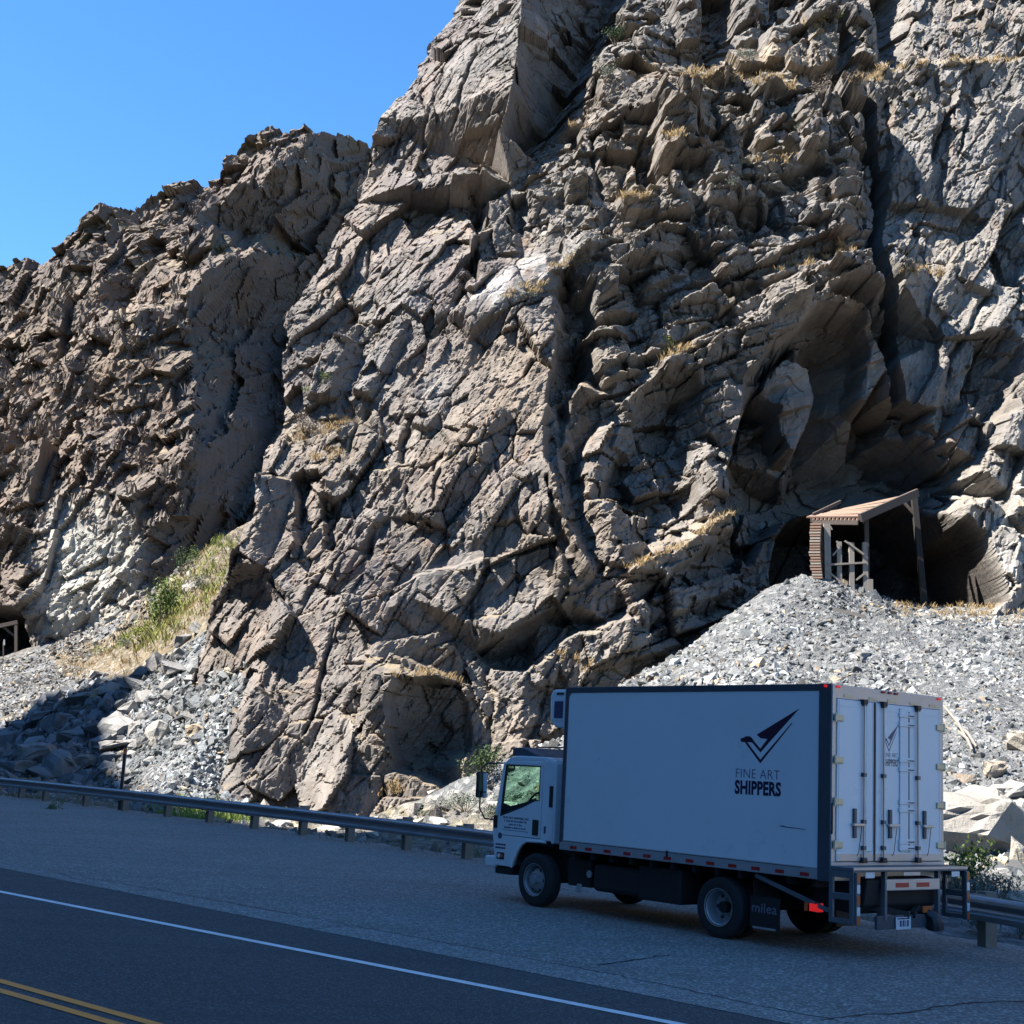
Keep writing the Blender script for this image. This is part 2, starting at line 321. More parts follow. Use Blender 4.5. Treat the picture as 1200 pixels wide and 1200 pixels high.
# jointed blocks, each stood where the photograph has it: px, py, depth, half widths (px) left, right, up, down, slopes left, right, turn
def blk(px, py, d, wl, wr, hu, hd, sl_=.15, sr=.6, turn=0, su=.0, K=4.0):
    global D
    c = cp(px, py, d); s_ = c[1] / F
    dx = X - c[0]; dz = Z - c[2]; u, v = rot(dx, dz, turn)
    wl, wr, hu, hd = wl * s_, wr * s_, hu * s_, hd * s_
    j = .35 * facets((u * .9 + px).astype(np.float32), (v * .9).astype(np.float32), int(px + py), .8)[0]
    p = d + sl_ * np.maximum(0, -u) + sr * np.maximum(0, u) + su * v + K * np.maximum(0, np.maximum(np.maximum(-u - wl, u - wr), np.maximum(v - hu, -v - hd)) + j * .5)
    D = np.minimum(D, p)
for b in [
 (804,135,-2.6,30,85,44,48,.5,1.05,0),(862,135,-1.2,14,40,40,45,.3,.9,4),(918,140,-1.0,30,34,44,48,-.1,.9,0),(965,150,-1.6,26,34,48,48,.3,1.0,-4),(990,165,-1.4,18,20,28,32,.4,1.0,0),
 (985,40,-.6,35,16,48,52,.3,.5,0),(1005,40,-.2,10,60,50,48,.4,1.2,0),(930,62,.6,30,12,40,42,.2,.6,-8),(945,70,.4,8,40,36,36,.4,1.1,0),(815,20,1.5,20,10,60,40,.4,1.0,6),(880,10,2.2,12,14,60,45,.5,1.1,0),
 (845,208,-1.2,20,52,22,24,.4,.8,-3),(900,205,-1.0,34,60,16,24,.3,.5,-3),(800,245,-1.3,30,26,16,20,.2,.9,0),(850,245,-1.4,22,28,14,18,.4,.9,-4),(890,240,-1.3,20,30,14,20,.3,.9,-4),(940,250,-1.4,24,34,24,26,.3,.9,0),(985,280,-1.6,24,24,40,40,.4,.8,0),(992,220,-1.6,18,22,34,30,.4,.8,0),
 (760,240,-1.1,34,26,10,16,.2,.7,0),(770,300,-1.6,34,50,24,34,.3,.7,18),(860,300,-1.7,24,34,30,40,.3,.9,14),(915,300,-1.5,30,34,30,34,.3,.8,14),(965,330,-2.0,30,40,18,20,.2,.5,20),(905,345,-2.1,50,50,14,18,.2,.6,26),(1000,330,-2.2,40,28,22,14,.1,.4,20),
 (840,395,-2.2,50,60,12,20,.2,.4,27),(930,360,-2.3,70,80,16,26,.2,.4,22),(725,330,-1.5,30,36,40,40,.4,.9,10),(690,300,-1.2,26,22,36,40,.4,.8,14),
 (720,410,-1.8,24,24,30,34,.5,.9,20),(735,480,-1.6,26,22,40,50,.6,.9,-18),(700,540,-1.6,18,18,60,70,.5,.9,-22),(830,560,-1.6,16,12,50,50,.3,.9,8),
 (715,620,-2.5,30,40,30,40,.3,.6,-8),(790,675,-2.4,60,80,12,40,.2,.55,27),(918,482,-.3,34,34,66,60,.1,.5,-14),(700,690,-1.8,20,22,30,30,.4,.7,-20),
 (452,860,-3.8,26,84,66,130,.35,1.25,-5),(470,830,-2.6,20,60,34,60,.3,1.2,12),(440,905,-4.0,40,50,24,60,.3,.7,-20),(480,925,-4.2,30,60,20,50,.3,.5,10),(520,935,-3.6,30,50,16,50,.2,.6,-8),(500,800,-1.2,50,44,14,20,.1,.5,-18),(365,600,.8,16,24,44,56,.5,1.2,-6),(300,600,1.0,20,30,50,60,.4,.9,0),
 (640,760,-1.6,14,18,30,44,.5,.9,-10),(690,770,-1.7,30,40,26,44,.4,.6,12),(740,745,-2.0,50,50,16,26,.3,.5,24),(610,850,-1.5,30,30,60,70,.4,.7,0),
 (600,260,.3,24,22,44,40,.4,.8,10),(650,230,.3,30,34,40,50,.2,.6,6),(705,180,.2,30,30,44,50,.4,.8,-8),(730,110,.9,24,24,44,40,.5,.9,10),(690,260,-.4,30,40,50,60,.2,.5,0),
 (600,340,-1.2,70,66,14,20,.05,.1,33),(520,470,-.2,20,26,60,40,.4,.9,-28),(470,575,.0,24,26,60,50,.4,.9,-28),(550,540,-1.9,30,26,80,90,.4,.7,-28),(420,640,.2,24,30,60,60,.3,.8,-30),
 (395,430,2.6,24,30,40,40,.4,.8,-10),(450,420,1.6,20,30,60,50,.4,.8,-22),
 (1120,330,-.4,40,30,70,50,.3,.6,-28),(1180,300,-1.0,40,50,80,60,.25,.7,-28),(1100,450,-.2,26,20,60,70,.4,.9,-20),(1160,480,-.9,24,30,60,60,.4,1.0,-28),(1190,520,-1.6,20,34,60,50,.3,.9,-28),(1150,640,-1.6,30,40,60,60,.3,.6,-14),(1185,670,-2.1,30,50,50,60,.3,.6,-18),
 (1090,180,-.2,50,40,70,80,.1,.3,-6),(1160,180,-.6,50,50,80,90,.1,.4,-10)]: blk(*b)

# bedding ledges across the right buttress
rgt = sstep(PX - .18 * (PY - 400), 640, 740) * (1 - sstep(PX - .055 * PY, 985, 1015)); rgt *= (1 - .95 * np.exp(-(((PX - 985) / 100) ** 4 + ((PY - 520) / 150) ** 4))) * sstep(PY, 95, 150) * (1 - sstep(PY, 440, 560))
dip = 8 + 16 * float(1)
u1, v1 = rot(X, Z, 3); u2, v2 = rot(X, Z, 24)
low = sstep(PY, 250, 320)
def terr(u, v, P, A, seed):
    _, rn, _ = facets(u * .45, v * .25, seed, .5)
    q = v / P + .35 * rn + .12 * fbm(u * .7, v * .7, seed + 3, 3); fr = q - np.floor(q)
    return A * (.5 - fr) + A * .8 * sstep(.12 - fr, 0, .12) * 0
bk1, rb1 = blocks(u1 / 2.1 + .2 * vnoise(X, Z, 5), v1 / 1.6, 13, .5, 6.0, .46); bk2, rb2 = blocks(u2 / 3.2, v2 / 1.15, 14, .6, 6.0, .46)
D += rgt * ((1 - low) * (terr(u1, v1, 1.5, .55, 11) - .95 * np.maximum(bk1, -1.2)) + low * (terr(u2, v2, 1.25, .5, 12) - .8 * np.maximum(bk2, -1.2)))
# fractures at several sizes
leftw = 1 - sstep(PX - .25 * (PY - 400), 610, 690)
slab = sstep(PX - .06 * PY, 1000, 1030); alc = np.exp(-(((PX - 985) / 95) ** 4 + ((PY - 520) / 130) ** 4))
wx = X + .16 * fbm(X * .35, Z * .35, 71, 3); wz = Z + .16 * fbm(X * .35 + 9, Z * .35, 72, 3)
a1, b1 = rot(wx, wz, -32)       # steep joints
a2, b2 = rot(wx, wz, 24)        # bedding
q1, rn1, e1 = joints(wx, wz, 1.9, 4.2, -30, 21, .8, .30, .42); q2, rn2, e2 = joints(wx, wz, .8, 1.9, -34, 22, .85, .30, .62); q3, rn3, _ = joints(wx, wz, .36, .8, -26, 23, .85, .28, .8); q4, rn4, _ = joints(wx, wz, .16, .3, -30, 24, .9, .25, .8)
s1, sn1, f1_ = joints(wx, wz, 3.4, 1.5, 22, 31, .7, .38, .42); s2, sn2, f2_ = joints(wx, wz, 1.5, .85, 18, 32, .75, .36, .62); s3, sn3, _ = joints(wx, wz, .62, .42, 24, 33, .85, .3, .8); s4, sn4, _ = joints(wx, wz, .24, .2, 10, 34, .9, .25, .8)
pale = np.maximum(np.exp(-((rot(PX - 603, -(PY - 335), 33)[0] / 78) ** 6 + (rot(PX - 603, -(PY - 335), 33)[1] / 20) ** 6)), np.exp(-((rot(PX - 525, -(PY - 665), 24)[0] / 52) ** 6 + (rot(PX - 525, -(PY - 665), 24)[1] / 11) ** 6)))
calm = (1 - .8 * alc) * (1 - .8 * pale); amp = np.clip(1.0 + .6 * fbm(X * .16, Z * .16, 66, 3), .55, 1.5)
wr_ = (1 - leftw) * (1 - slab)
D -= leftw * (.95 * q1 + (.50 * q2 + .42 * q3) * amp + .40 * q4) * calm
D -= wr_ * (1.1 * s1 + (.55 * s2 + .45 * s3 + .15 * q2) * amp + .40 * s4) * calm
D -= (1 - leftw) * slab * (.6 * q1 + (.5 * q2 + .5 * q3) * amp + .45 * q4) * (1 - .4 * alc)
crk = np.clip(fbm(X * .3 + 3, Z * .3, 67, 3), 0, 1)
crk2 = np.clip(.35 + 1.1 * fbm(X * .4 + 8, Z * .4, 68, 3), 0, 1)
D += calm * ((.35 * crk * np.exp(-(e1 / .035) ** 2) + .22 * crk2 * np.exp(-(e2 / .07) ** 2)) * (leftw + .7 * slab) + (.35 * crk * np.exp(-(f1_ / .05) ** 2) + .22 * crk2 * np.exp(-(f2_ / .07) ** 2)) * wr_)
def pline(pts):
    d = np.full(PX.shape, 9e9, np.float32); sg = np.zeros(PX.shape, np.float32); wob_ = 5 * fbm(X * .5, Z * .5, 411, 4)
    px_, py_ = PX + wob_, PY + wob_
    for (x0, y0), (x1, y1) in zip(pts[:-1], pts[1:]):
        ex, ey = x1 - x0, y1 - y0; t_ = np.clip(((px_ - x0) * ex + (py_ - y0) * ey) / (ex * ex + ey * ey), 0, 1); dd = np.hypot(px_ - x0 - t_ * ex, py_ - y0 - t_ * ey); m = dd < d
        d = np.where(m, dd, d); sg = np.where(m, np.sign((py_ - y0) * ex - (px_ - x0) * ey) * np.sign(ex), sg)
    return d, sg
for pts, h_, w_ in [([(740,668),(800,640),(840,612),(872,596)],1.1,40),([(590,352),(640,322),(690,298),(740,285)],.8,40),([(745,460),(800,415),(870,385),(960,350),(1040,318)],1.0,40),([(800,360),(880,330),(960,310),(1040,290)],.8,26),([(690,440),(740,425),(790,408)],.7,30),([(700,305),(760,285),(830,265),(900,268)],.6,26),([(735,236),(780,232)],.7,24),([(820,188),(870,185),(970,190)],.8,34),([(820,230),(900,227),(985,225)],.7,24),
    ([(470,690),(520,668),(570,650),(640,640)],.5,40),([(775,92),(850,90),(900,98),(1005,108)],1.0,60),([(1035,92),(1100,80),(1210,74)],.9,60),([(465,796),(500,789),(548,803)],.7,30),([(345,522),(405,500)],.9,30),([(640,768),(690,742),(760,702)],.7,40),([(380,400),(430,380),(470,350)],.5,40),([(420,560),(480,540),(540,500)],.5,40),([(1060,320),(1110,316)],.6,30),([(1090,600),(1150,590),(1210,570)],.6,40)]:
    d, sg = pline(pts); D -= h_ * sstep(sg * d, -1.5, 2.5) * np.exp(-np.maximum(d, 0) / w_) * (d < 4 * w_)
for pts, h_, w_ in [([(563,200),(548,310),(505,400),(482,470),(470,540)],.9,4),([(430,470),(402,560),(380,650),(350,720)],.7,3.5),([(600,600),(625,650),(640,705)],.8,3),([(556,640),(552,700),(560,745)],.8,3),([(505,600),(522,555),(560,500)],.6,2.5),([(1100,130),(1072,260),(1090,340)],.8,3.5),([(1140,95),(1112,210),(1108,270)],.6,3),([(1165,330),(1112,430),(1095,500)],.9,4),([(1190,190),(1150,290)],.7,3),([(702,60),(690,140),(704,235)],.9,4),([(772,92),(745,185),(752,240)],1.0,4),([(620,420),(600,500),(560,580),(540,640)],.7,3),([(700,480),(722,560),(760,640)],.9,4),([(470,150),(440,260),(420,330)],.6,3),([(520,80),(490,190),(480,260)],.6,3),([(560,60),(530,150)],.5,2.5),([(400,700),(380,790),(360,860)],.7,3),([(330,760),(312,830),(300,900)],.6,3),([(440,620),(420,700),(430,760)],.7,3),([(640,800),(620,860),(610,910)],.7,3),([(830,250),(822,330),(840,380)],.7,3),([(905,230),(900,300)],.7,3),([(960,130),(958,250)],.7,3),([(870,240),(868,300)],.6,3)]:
    d, sg = pline(pts); D += .75 * h_ * np.exp(-(d / (.75 * w_)) ** 2) * np.clip(.45 + 1.2 * fbm(X * .45 + h_, Z * .45, 412, 3), 0, 1)
D += .22 * fbm(X * .25, Z * .25, 61, 4)
# the long open joint, and the tunnel mouth
cx_ = 7 * fbm(PY * .02, PY * 0 + 1, 77, 4) + np.interp(PY, [60, 130, 200, 300, 400, 480, 520], [1008, 1012, 1019, 1031, 1045, 1050, 1052]); cwd = np.interp(PY, [60, 130, 300, 480, 560], [2, 7, 9, 8, 2]) * (1 + .5 * vnoise(PY * .03, PY * 0 + 5, 78))
D += 2.8 * np.clip(1 - np.abs(PX - cx_) / np.maximum(cwd, 1), 0, .5) * 2 * sstep(PY, 100, 140) * (1 - sstep(PY, 470, 540))
def psdf(poly):
    '''signed distance (picture px at the wall) inside a convex-ish outline, soft and ragged'''
    d = np.full(PX.shape, 9e9, np.float32); ins = np.zeros(PX.shape, bool); n = len(poly)
    for i in range(n):
        (x0, y0), (x1, y1) = poly[i], poly[(i + 1) % n]; ex, ey = x1 - x0, y1 - y0
        t_ = np.clip(((PX - x0) * ex + (PY - y0) * ey) / (ex * ex + ey * ey), 0, 1); d = np.minimum(d, np.hypot(PX - x0 - t_ * ex, PY - y0 - t_ * ey))
        if y0 != y1: ins ^= ((y0 > PY) != (y1 > PY)) & (PX < ex * (PY - y0) / ey + x0)
    return np.where(ins, d, -d)
rag = 5 * fbm(X * .6, Z * .6, 401, 4) + 3 * facets(X / .8, Z / 1.2, 402, .9)[0]
km = np.zeros_like(D)
DIA = psdf([(884,468),(912,424),(926,424),(947,456),(952,482),(935,512),(916,548),(906,545),(898,500)])
for poly, dep, soft in [
 ([(876,478),(905,420),(935,386),(960,368),(1002,374),(1014,410),(1014,446),(1003,470),(1022,482),(1052,474),(1066,490),(1094,560),(1102,606),(1080,612),(950,600),(905,612),(880,660),(858,610),(846,560)],3.4,7),
 ([(742,490),(755,455),(790,426),(815,440),(822,480),(830,520),(820,560),(812,600),(790,614),(768,580),(748,530)],1.3,4),
 ([(812,96),(888,93),(890,176),(808,182)],2.0,6),([(1027,-20),(1062,-20),(1066,60),(1046,92),(1022,60)],2.6,6),([(896,106),(940,108),(938,145),(896,136)],1.5,5),([(818,-20),(870,-20),(878,45),(822,50)],2.6,6),([(905,-20),(970,-20),(966,22),(905,24)],2.6,6),
 ([(742,186),(765,183),(784,226),(752,232)],1.8,5),([(970,46),(996,60),(994,110),(975,100)],2.0,5),([(1172,255),(1215,215),(1215,335),(1160,335)],2.0,6),([(1122,480),(1150,402),(1190,383),(1200,400),(1172,492),(1130,510)],2.0,6),
 ([(660,326),(690,356),(692,440),(668,470),(658,520),(692,600),(722,660),(702,682),(660,600),(640,500),(648,430)],1.5,7),([(556,764),(600,738),(648,710),(658,735),(642,772),(580,786)],1.3,4),([(752,706),(800,662),(880,612),(902,640),(892,690),(830,722),(760,742)],1.4,6),
 ([(345,560),(375,552),(387,600),(350,642)],1.5,5),([(470,797),(540,802),(556,925),(500,915),(470,900),(462,850)],2.6,6),([(600,236),(618,230),(616,272),(600,270)],1.2,4),([(380,585),(398,590),(392,650),(378,640)],1.0,4),([(545,300),(556,285),(553,210),(572,200),(560,330)],1.2,5),([(640,560),(652,590),(690,680),(676,690),(640,610)],1.0,5),([(1008,480),(1050,478),(1080,560),(1020,560)],1.0,8)]:
    k_ = sstep(psdf(poly) + rag, -soft * .6, soft * .9)
    bx0, bx1 = min(p[0] for p in poly), max(p[0] for p in poly); k_ = k_ * (1 - .8 * sstep((PX - bx0) / (bx1 - bx0), .35, 1.0))
    if dep > 3: k_ = k_ * (1 - sstep(DIA + rag * .8, -3, 3))
    D = D + dep * k_; km = np.maximum(km, k_)
D -= km * (.35 * joints(X + .5 * D, Z - .4 * D, .7, 1.2, -24, 35, .85, .2, .8)[0])
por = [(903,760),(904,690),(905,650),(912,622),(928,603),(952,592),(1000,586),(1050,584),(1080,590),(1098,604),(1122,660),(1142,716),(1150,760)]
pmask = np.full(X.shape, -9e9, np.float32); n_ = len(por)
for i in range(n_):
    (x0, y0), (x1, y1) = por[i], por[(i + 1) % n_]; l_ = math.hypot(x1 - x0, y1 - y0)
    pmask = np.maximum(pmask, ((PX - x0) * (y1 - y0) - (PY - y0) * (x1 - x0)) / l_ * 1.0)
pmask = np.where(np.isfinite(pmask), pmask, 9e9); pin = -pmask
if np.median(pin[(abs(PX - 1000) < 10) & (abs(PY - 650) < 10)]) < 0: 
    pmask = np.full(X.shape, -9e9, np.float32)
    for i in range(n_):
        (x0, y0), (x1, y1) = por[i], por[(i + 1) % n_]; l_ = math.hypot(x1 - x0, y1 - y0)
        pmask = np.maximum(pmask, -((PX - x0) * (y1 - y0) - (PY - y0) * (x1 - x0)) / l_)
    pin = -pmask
D = D + 9.0 * sstep(pin + 1.5 * fbm(X * .6, Z * .6, 44, 2), -2, 15)
Y = B0 + LEAN * Z + D + (kk ** 1.25) * .35
Xo = X + np.where(kk > 0, .25 * fbm(Y * .8, Z * .8, 45, 4) * np.minimum(kk / 3, 1) + .06 * kk, 0)
# own rock colour of each bed and face; outcrop and tunnel mouth carry painted shade
def mix3(a, b, f): return a * (1 - f[..., None]) + np.array(b) * f[..., None]
col = np.empty(X.shape + (3,), np.float32); col[:] = (.225, .21, .195)
col = mix3(col, (.20, .158, .152), leftw * (.55 + .45 * vnoise(X * .3, Z * .3, 81)).clip(0, 1))
col = mix3(col, (.235, .225, .210), slab)
col = mix3(col, (.30, .24, .17), np.clip(fbm(X * .22, Z * .3, 82, 4) - .25, 0, 1) * .6)
col = mix3(col, (.27, .19, .145), leftw * np.clip(fbm(a1 * .9, b1 * .18, 83, 4) - .3, 0, 1) * .7)
def patch(px, py, rx, ry, turn, c, k=1.0):
    global col
    dx, dy = PX - px, -(PY - py); u, v = rot(dx, dy, turn); f = np.exp(-((u / rx) ** 4 + (v / ry) ** 4)) * k
    f = f * np.clip(.8 + .5 * fbm(X * .9, Z * .9, int(px), 3), 0, 1); col = mix3(col, c, np.clip(f, 0, 1))
patch(600,335,76,20,33,(.46,.47,.48)); patch(508,480,16,40,-20,(.38,.37,.36)); patch(525,665,50,10,24,(.36,.35,.33),.8); patch(640,640,40,8,24,(.33,.32,.3),.6)
patch(1150,650,70,100,0,(.44,.43,.40)); patch(1120,250,90,170,0,(.28,.275,.265),.6); patch(1090,350,40,90,0,(.30,.27,.22),.7); patch(1150,330,24,70,-28,(.36,.32,.26),.8); patch(1000,440,120,70,0,(.25,.25,.25),.8)
patch(500,860,55,80,0,(.15,.125,.095),.9); patch(600,860,60,90,0,(.33,.28,.22),.7); patch(700,790,90,50,0,(.31,.27,.21),.7); patch(330,620,60,60,0,(.25,.2,.155),.7); patch(330,850,80,90,0,(.25,.215,.19),.6)  # first patch darkens the outcrop face to stand for its shade
patch(800,635,110,14,28,(.32,.24,.165),.8); patch(380,500,70,40,0,(.26,.21,.15),.6); patch(620,240,70,50,0,(.30,.27,.22),.7); patch(850,85,120,14,0,(.36,.27,.15),.9); patch(1120,80,100,8,3,(.40,.35,.27),.9)
col = mix3(col, (.27, .215, .155), np.clip(fbm(X * .12 + 3, Z * .12, 86, 4) - .1, 0, 1) * .8); col = mix3(col, (.20, .202, .207), np.clip(fbm(X * .14 + 13, Z * .14, 87, 4), 0, 1) * .8)
col *= (.74 + .52 * (.3 * rn1 + .3 * sn2 + .4 * rn3))[..., None]
col *= .80 * (1 + .18 * fbm(X * 1.5, Z * 1.5, 84, 4))[..., None]; col = col * .6 + .4 * col.mean(-1, keepdims=True)
patch(1000,560,110,110,0,(.17,.165,.16),.5); col = mix3(col, (.045, .041, .038), sstep(pin, -3, 1))  # tunnel mouth and its walls tinted near black, painting in their shade
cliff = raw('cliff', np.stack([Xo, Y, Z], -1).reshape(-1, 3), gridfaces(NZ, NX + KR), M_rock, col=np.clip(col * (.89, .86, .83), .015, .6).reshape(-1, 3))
tag(cliff, 'huge fractured rock cliff with a railway tunnel mouth at its foot', kind='structure')
cliffX, cliffY, cliffZ = Xo, Y, Z
def on_cliff(px, py):
    """point of the cliff seen at a picture position"""
    q, r_ = vproj(cliffX, cliffY, cliffZ); i = np.argmin((q - px) ** 2 + (r_ - py) ** 2 + cliffY * .02); return np.array([cliffX.flat[i], cliffY.flat[i], cliffZ.flat[i]])

# ------------------------------------------------------------------ the far mountainside beyond the gully
FB, FL = 121.0, 0.46
SKY = [(-420,470,14),(-260,400,12),(-120,335,11),(0,310,8),(20,304,7),(40,306,6),(62,294,4),(75,290,4),(85,272,3),(100,262,2),(115,247,1.5),(130,243,1),(148,246,3),(165,250,4),(185,232,3),(210,222,3),(235,212,3.5),(260,205,3),(264,192,2.5),(285,175,2),
       (296,160,1),(320,150,0),(335,153,1),(350,155,2),(375,166,4),(400,157,6),(418,162,8),(435,160,10),(480,140,14),(640,90,20)]
FC = SKY + [(320,200,-2),(270,300,-4),(215,350,-6),(222,450,-7),(235,530,-7),(228,590,-5.5),(205,640,-4),(180,700,-4),
 (430,240,10),(395,300,12),(335,400,12.5),(322,500,11),(285,590,5),(245,640,3),(215,690,0),(460,400,4),(560,400,6),(460,600,2),(400,800,0),(600,800,2),
 (40,400,2),(60,440,-1),(100,400,-2),(0,450,2),(0,560,0),(100,560,-3),(60,640,-3),(150,600,-5),(60,700,-2),(30,760,0),(0,700,2),(150,760,-2),(120,330,-1),(160,360,2.5),(52,330,4),(48,380,3.5),(180,300,-.5),(240,260,-1),(-150,500,2),(-150,760,0),(-400,760,2),(-420,600,6),(30,860,0),(300,860,-2),(-400,860,2),(600,900,0)]
FP = np.array([cp(*p, FB, FL) for p in FC]); FD = [p[2] for p in FC]
sk3 = np.array([cp(*p, FB, FL) for p in SKY])
NXf, NZf, KF = 560, 520, 14
xx = np.linspace(-68, 12, NXf).astype(np.float32)
zt = np.interp(xx, sk3[:, 0], sk3[:, 2]) + .8 * fbm(xx * .16, xx * 0 + 1.7, 191, 5) + .4 * facets(xx * .38, xx * 0 + .3, 193, .9)[0]
t2 = np.concatenate([np.linspace(0, 1, NZf), np.ones(KF)]).astype(np.float32)
Zf = 4 + (zt[None, :] - 4) * t2[:, None]; Xf = np.repeat(xx[None, :], NZf + KF, 0)
Df = interp([(p[0], p[2]) for p in FP], FD, Xf, Zf).astype(np.float32)
kf = np.concatenate([np.zeros(NZf), np.arange(1, KF + 1)]).astype(np.float32)[:, None]
PXf, PYf = vproj(Xf, FB + FL * Zf + Df, Zf)
wx = Xf + .4 * fbm(Xf * .15, Zf * .15, 171, 3) + .25 * Df; wz = Zf + .4 * fbm(Xf * .15 + 9, Zf * .15, 172, 3) - .2 * Df
a1, b1 = rot(wx, wz, -24); a2, b2 = rot(wx, wz, 20)
g1, r1 = blocks(a1 / 4.2, b1 / 8, 121, .9, 2.2); g2, r2 = blocks(a2 / 3.4, b2 / 2.6, 122, .9, 2.6); g3, r3, e3 = facets(a1 / 1.5, b1 / 2.8, 123, .9); g4, r4, _ = facets(a2 / .7, b2 / .6, 124, .9); g5, _ = blocks(a1 / 2.0, b1 / 3.0, 126, .9, 2.6)
smooth = np.exp(-(((PXf - 105) / 60) ** 4 + ((PYf - 680) / 90) ** 4)); dk = np.exp(-(((PXf - 285) / 45) ** 4 + ((PYf - 470) / 150) ** 4))
kq = (1 - .5 * smooth) * (1 - .1 * dk)
k1, r1, _ = joints(wx, wz, 4.5, 9, -24, 221, .8, .3, .5); k2, r2, _ = joints(wx, wz, 2.0, 4.2, -28, 222, .85, .3, .7); k3, r4, _ = joints(wx, wz, .95, 1.6, -20, 223, .85, .3, .8); k4, _, _ = joints(wx, wz, .42, .7, -20, 224, .85, .3, .8)
Df -= kq * (k1 + k2 + .8 * k3) + .7 * k4 + kq * .35 * g2; Df += .7 * fbm(Xf * .1, Zf * .1, 161, 4)
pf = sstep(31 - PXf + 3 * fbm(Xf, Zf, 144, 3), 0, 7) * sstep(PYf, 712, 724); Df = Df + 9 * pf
Yf = FB + FL * Zf + Df + kf * 1.5; Zo = Zf - .25 * kf ** 1.3 * .5
cf = np.empty(Xf.shape + (3,), np.float32); cf[:] = (.185, .16, .145)
cf = mix3(cf, (.24, .19, .14), np.clip(fbm(Xf * .08, Zf * .1, 181, 4) - .1, 0, 1) * .7); cf = mix3(cf, (.13, .115, .11), np.clip(fbm(Xf * .12 + 5, Zf * .12, 182, 4) - .1, 0, 1) * .6)
cf = mix3(cf, (.40, .39, .36), smooth * np.clip(.9 + .5 * fbm(Xf * .4, Zf * .4, 185, 3), 0, 1))
cf = mix3(cf, (.17, .15, .085), np.clip(fbm(Xf * .3 + 5, Zf * .5, 186, 4) - .25, 0, 1) * .7 * sstep(PYf, 520, 300))
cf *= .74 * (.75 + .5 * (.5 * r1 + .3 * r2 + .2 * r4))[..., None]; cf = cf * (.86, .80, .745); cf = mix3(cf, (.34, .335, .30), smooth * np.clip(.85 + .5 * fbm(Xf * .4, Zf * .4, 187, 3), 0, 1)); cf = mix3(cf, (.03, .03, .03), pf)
far = raw('mountainside', np.stack([Xf, Yf, Zo], -1).reshape(-1, 3), gridfaces(NZf + KF, NXf), M_far, col=np.clip(cf, .015, .6).reshape(-1, 3))
tag(far, 'rocky mountainside beyond the gully under the open sky', kind='structure')
# ------------------------------------------------------------------ terrain at the foot of the cliffs
TC = [(-420,768,135),(-120,766,130),(0,770,126),(60,765,121),(100,758,114),(150,764,100),(198,722,92),(240,700,84),(300,676,72),(362,652,66),
      (0,778,122),(85,797,98),(150,782,87),(230,732,76),(330,688,65),(250,640,112),(215,700,125),(290,610,120),
      (0,860,90),(60,826,83),(120,800,79),(200,790,73),(300,740,63.5),(335,700,63),(-200,870,95),(-420,880,110),
      (0,905,74),(100,925,63),(130,870,68),(200,860,65),(200,930,55.5),(260,935,52),(262,850,60),(300,962,50),(430,962,49),(560,958,46),(640,930,45),
      (650,870,47),(725,800,51.5),(830,737,54),(905,688,55.5),(945,678,55.8),(972,677,56),(1008,690,56.2),(1045,708,56.5),(1090,714,56.8),(1200,716,56.5),(1330,722,56),(1500,722,56),
      (700,940,43),(800,940,41.5),(800,850,46),(900,880,42.5),(900,780,49),(1000,780,49),(1100,880,39.5),(1100,790,48),(1200,880,38.5),(1200,790,47.5),(1330,880,38),(1330,790,47),(1500,880,38),(1000,960,35.5),(1120,1005,33.5),(1200,1005,32.5),(1330,1000,33)]
TP = [at(*p) for p in TC]
for p in ((1045,708),(1090,714),(1200,716),(972,677),(905,688)):
    q = at(*p, 56.5); TP += [np.array([q[0] * 1.12, 63.5, q[2] if p[0] > 1000 else 9.3]), np.array([q[0] * 1.3, 75, 9.3])]
TP += [np.array(p, float) for p in [(-80,140,9.6),(-40,140,10),(20,140,12),(45,140,10),(45,75,9),(-9.5,57,-.2),(-6,57,-.3),(-3,57,-.3),(0,57,-.2),(1.5,54,1.2),(-9,64,-.2),(0,66,0),(-80,50,-.4),(-30,60,-.3),(-20,52,-.3),(-13,45.5,-.3),(-6,37,-.35),(0,30,-.35),(5,22,-.35),(8.5,14,-.35),(12,4,-.4),(30,4,-.4),(45,20,-.4),(20,24,-.1),(14,27,-.2)]]
rail_xy = [(-27,62),(-22,56.6),(-18.6,53.0),(-16.0,50.2),(-12.2,46.0),(-8.5,41.5),(-5.3,37.6),(-2.5,33.9),(-.1,30.6),(2.5,26.7),(4.6,23.2),(6.2,20.2),(7.2,17.6),(8.3,13.5),(9.2,9),(10,3)]
def densify(p, step):
    p = np.array(p, float)
    for _ in range(3):
        q = [p[0]]
        for a, b in zip(p[:-1], p[1:]): q += [a * .75 + b * .25, a * .25 + b * .75]
        q.append(p[-1]); p = np.array(q)
    L_ = np.concatenate([[0], np.cumsum(np.linalg.norm(np.diff(p, axis=0), axis=1))]); n = int(L_[-1] / step); s_ = np.linspace(0, L_[-1], n + 1)
    return np.stack([np.interp(s_, L_, p[:, 0]), np.interp(s_, L_, p[:, 1])], 1)
rail = densify(rail_xy, .5)
tx = np.linspace(-78, 46, 360).astype(np.float32); ty = np.concatenate([np.linspace(4, 30, 40), np.linspace(30.2, 80, 300), np.linspace(80.5, 142, 150)]).astype(np.float32)
TX, TY = np.meshgrid(tx, ty)
TZ0 = interp([(p[0], p[1]) for p in TP], [p[2] for p in TP], TX, TY)
dr = np.min(np.stack([np.hypot(TX - a, TY - b) for a, b in rail[::2]]), 0)
slope_w = sstep(dr, 1.5, 8)
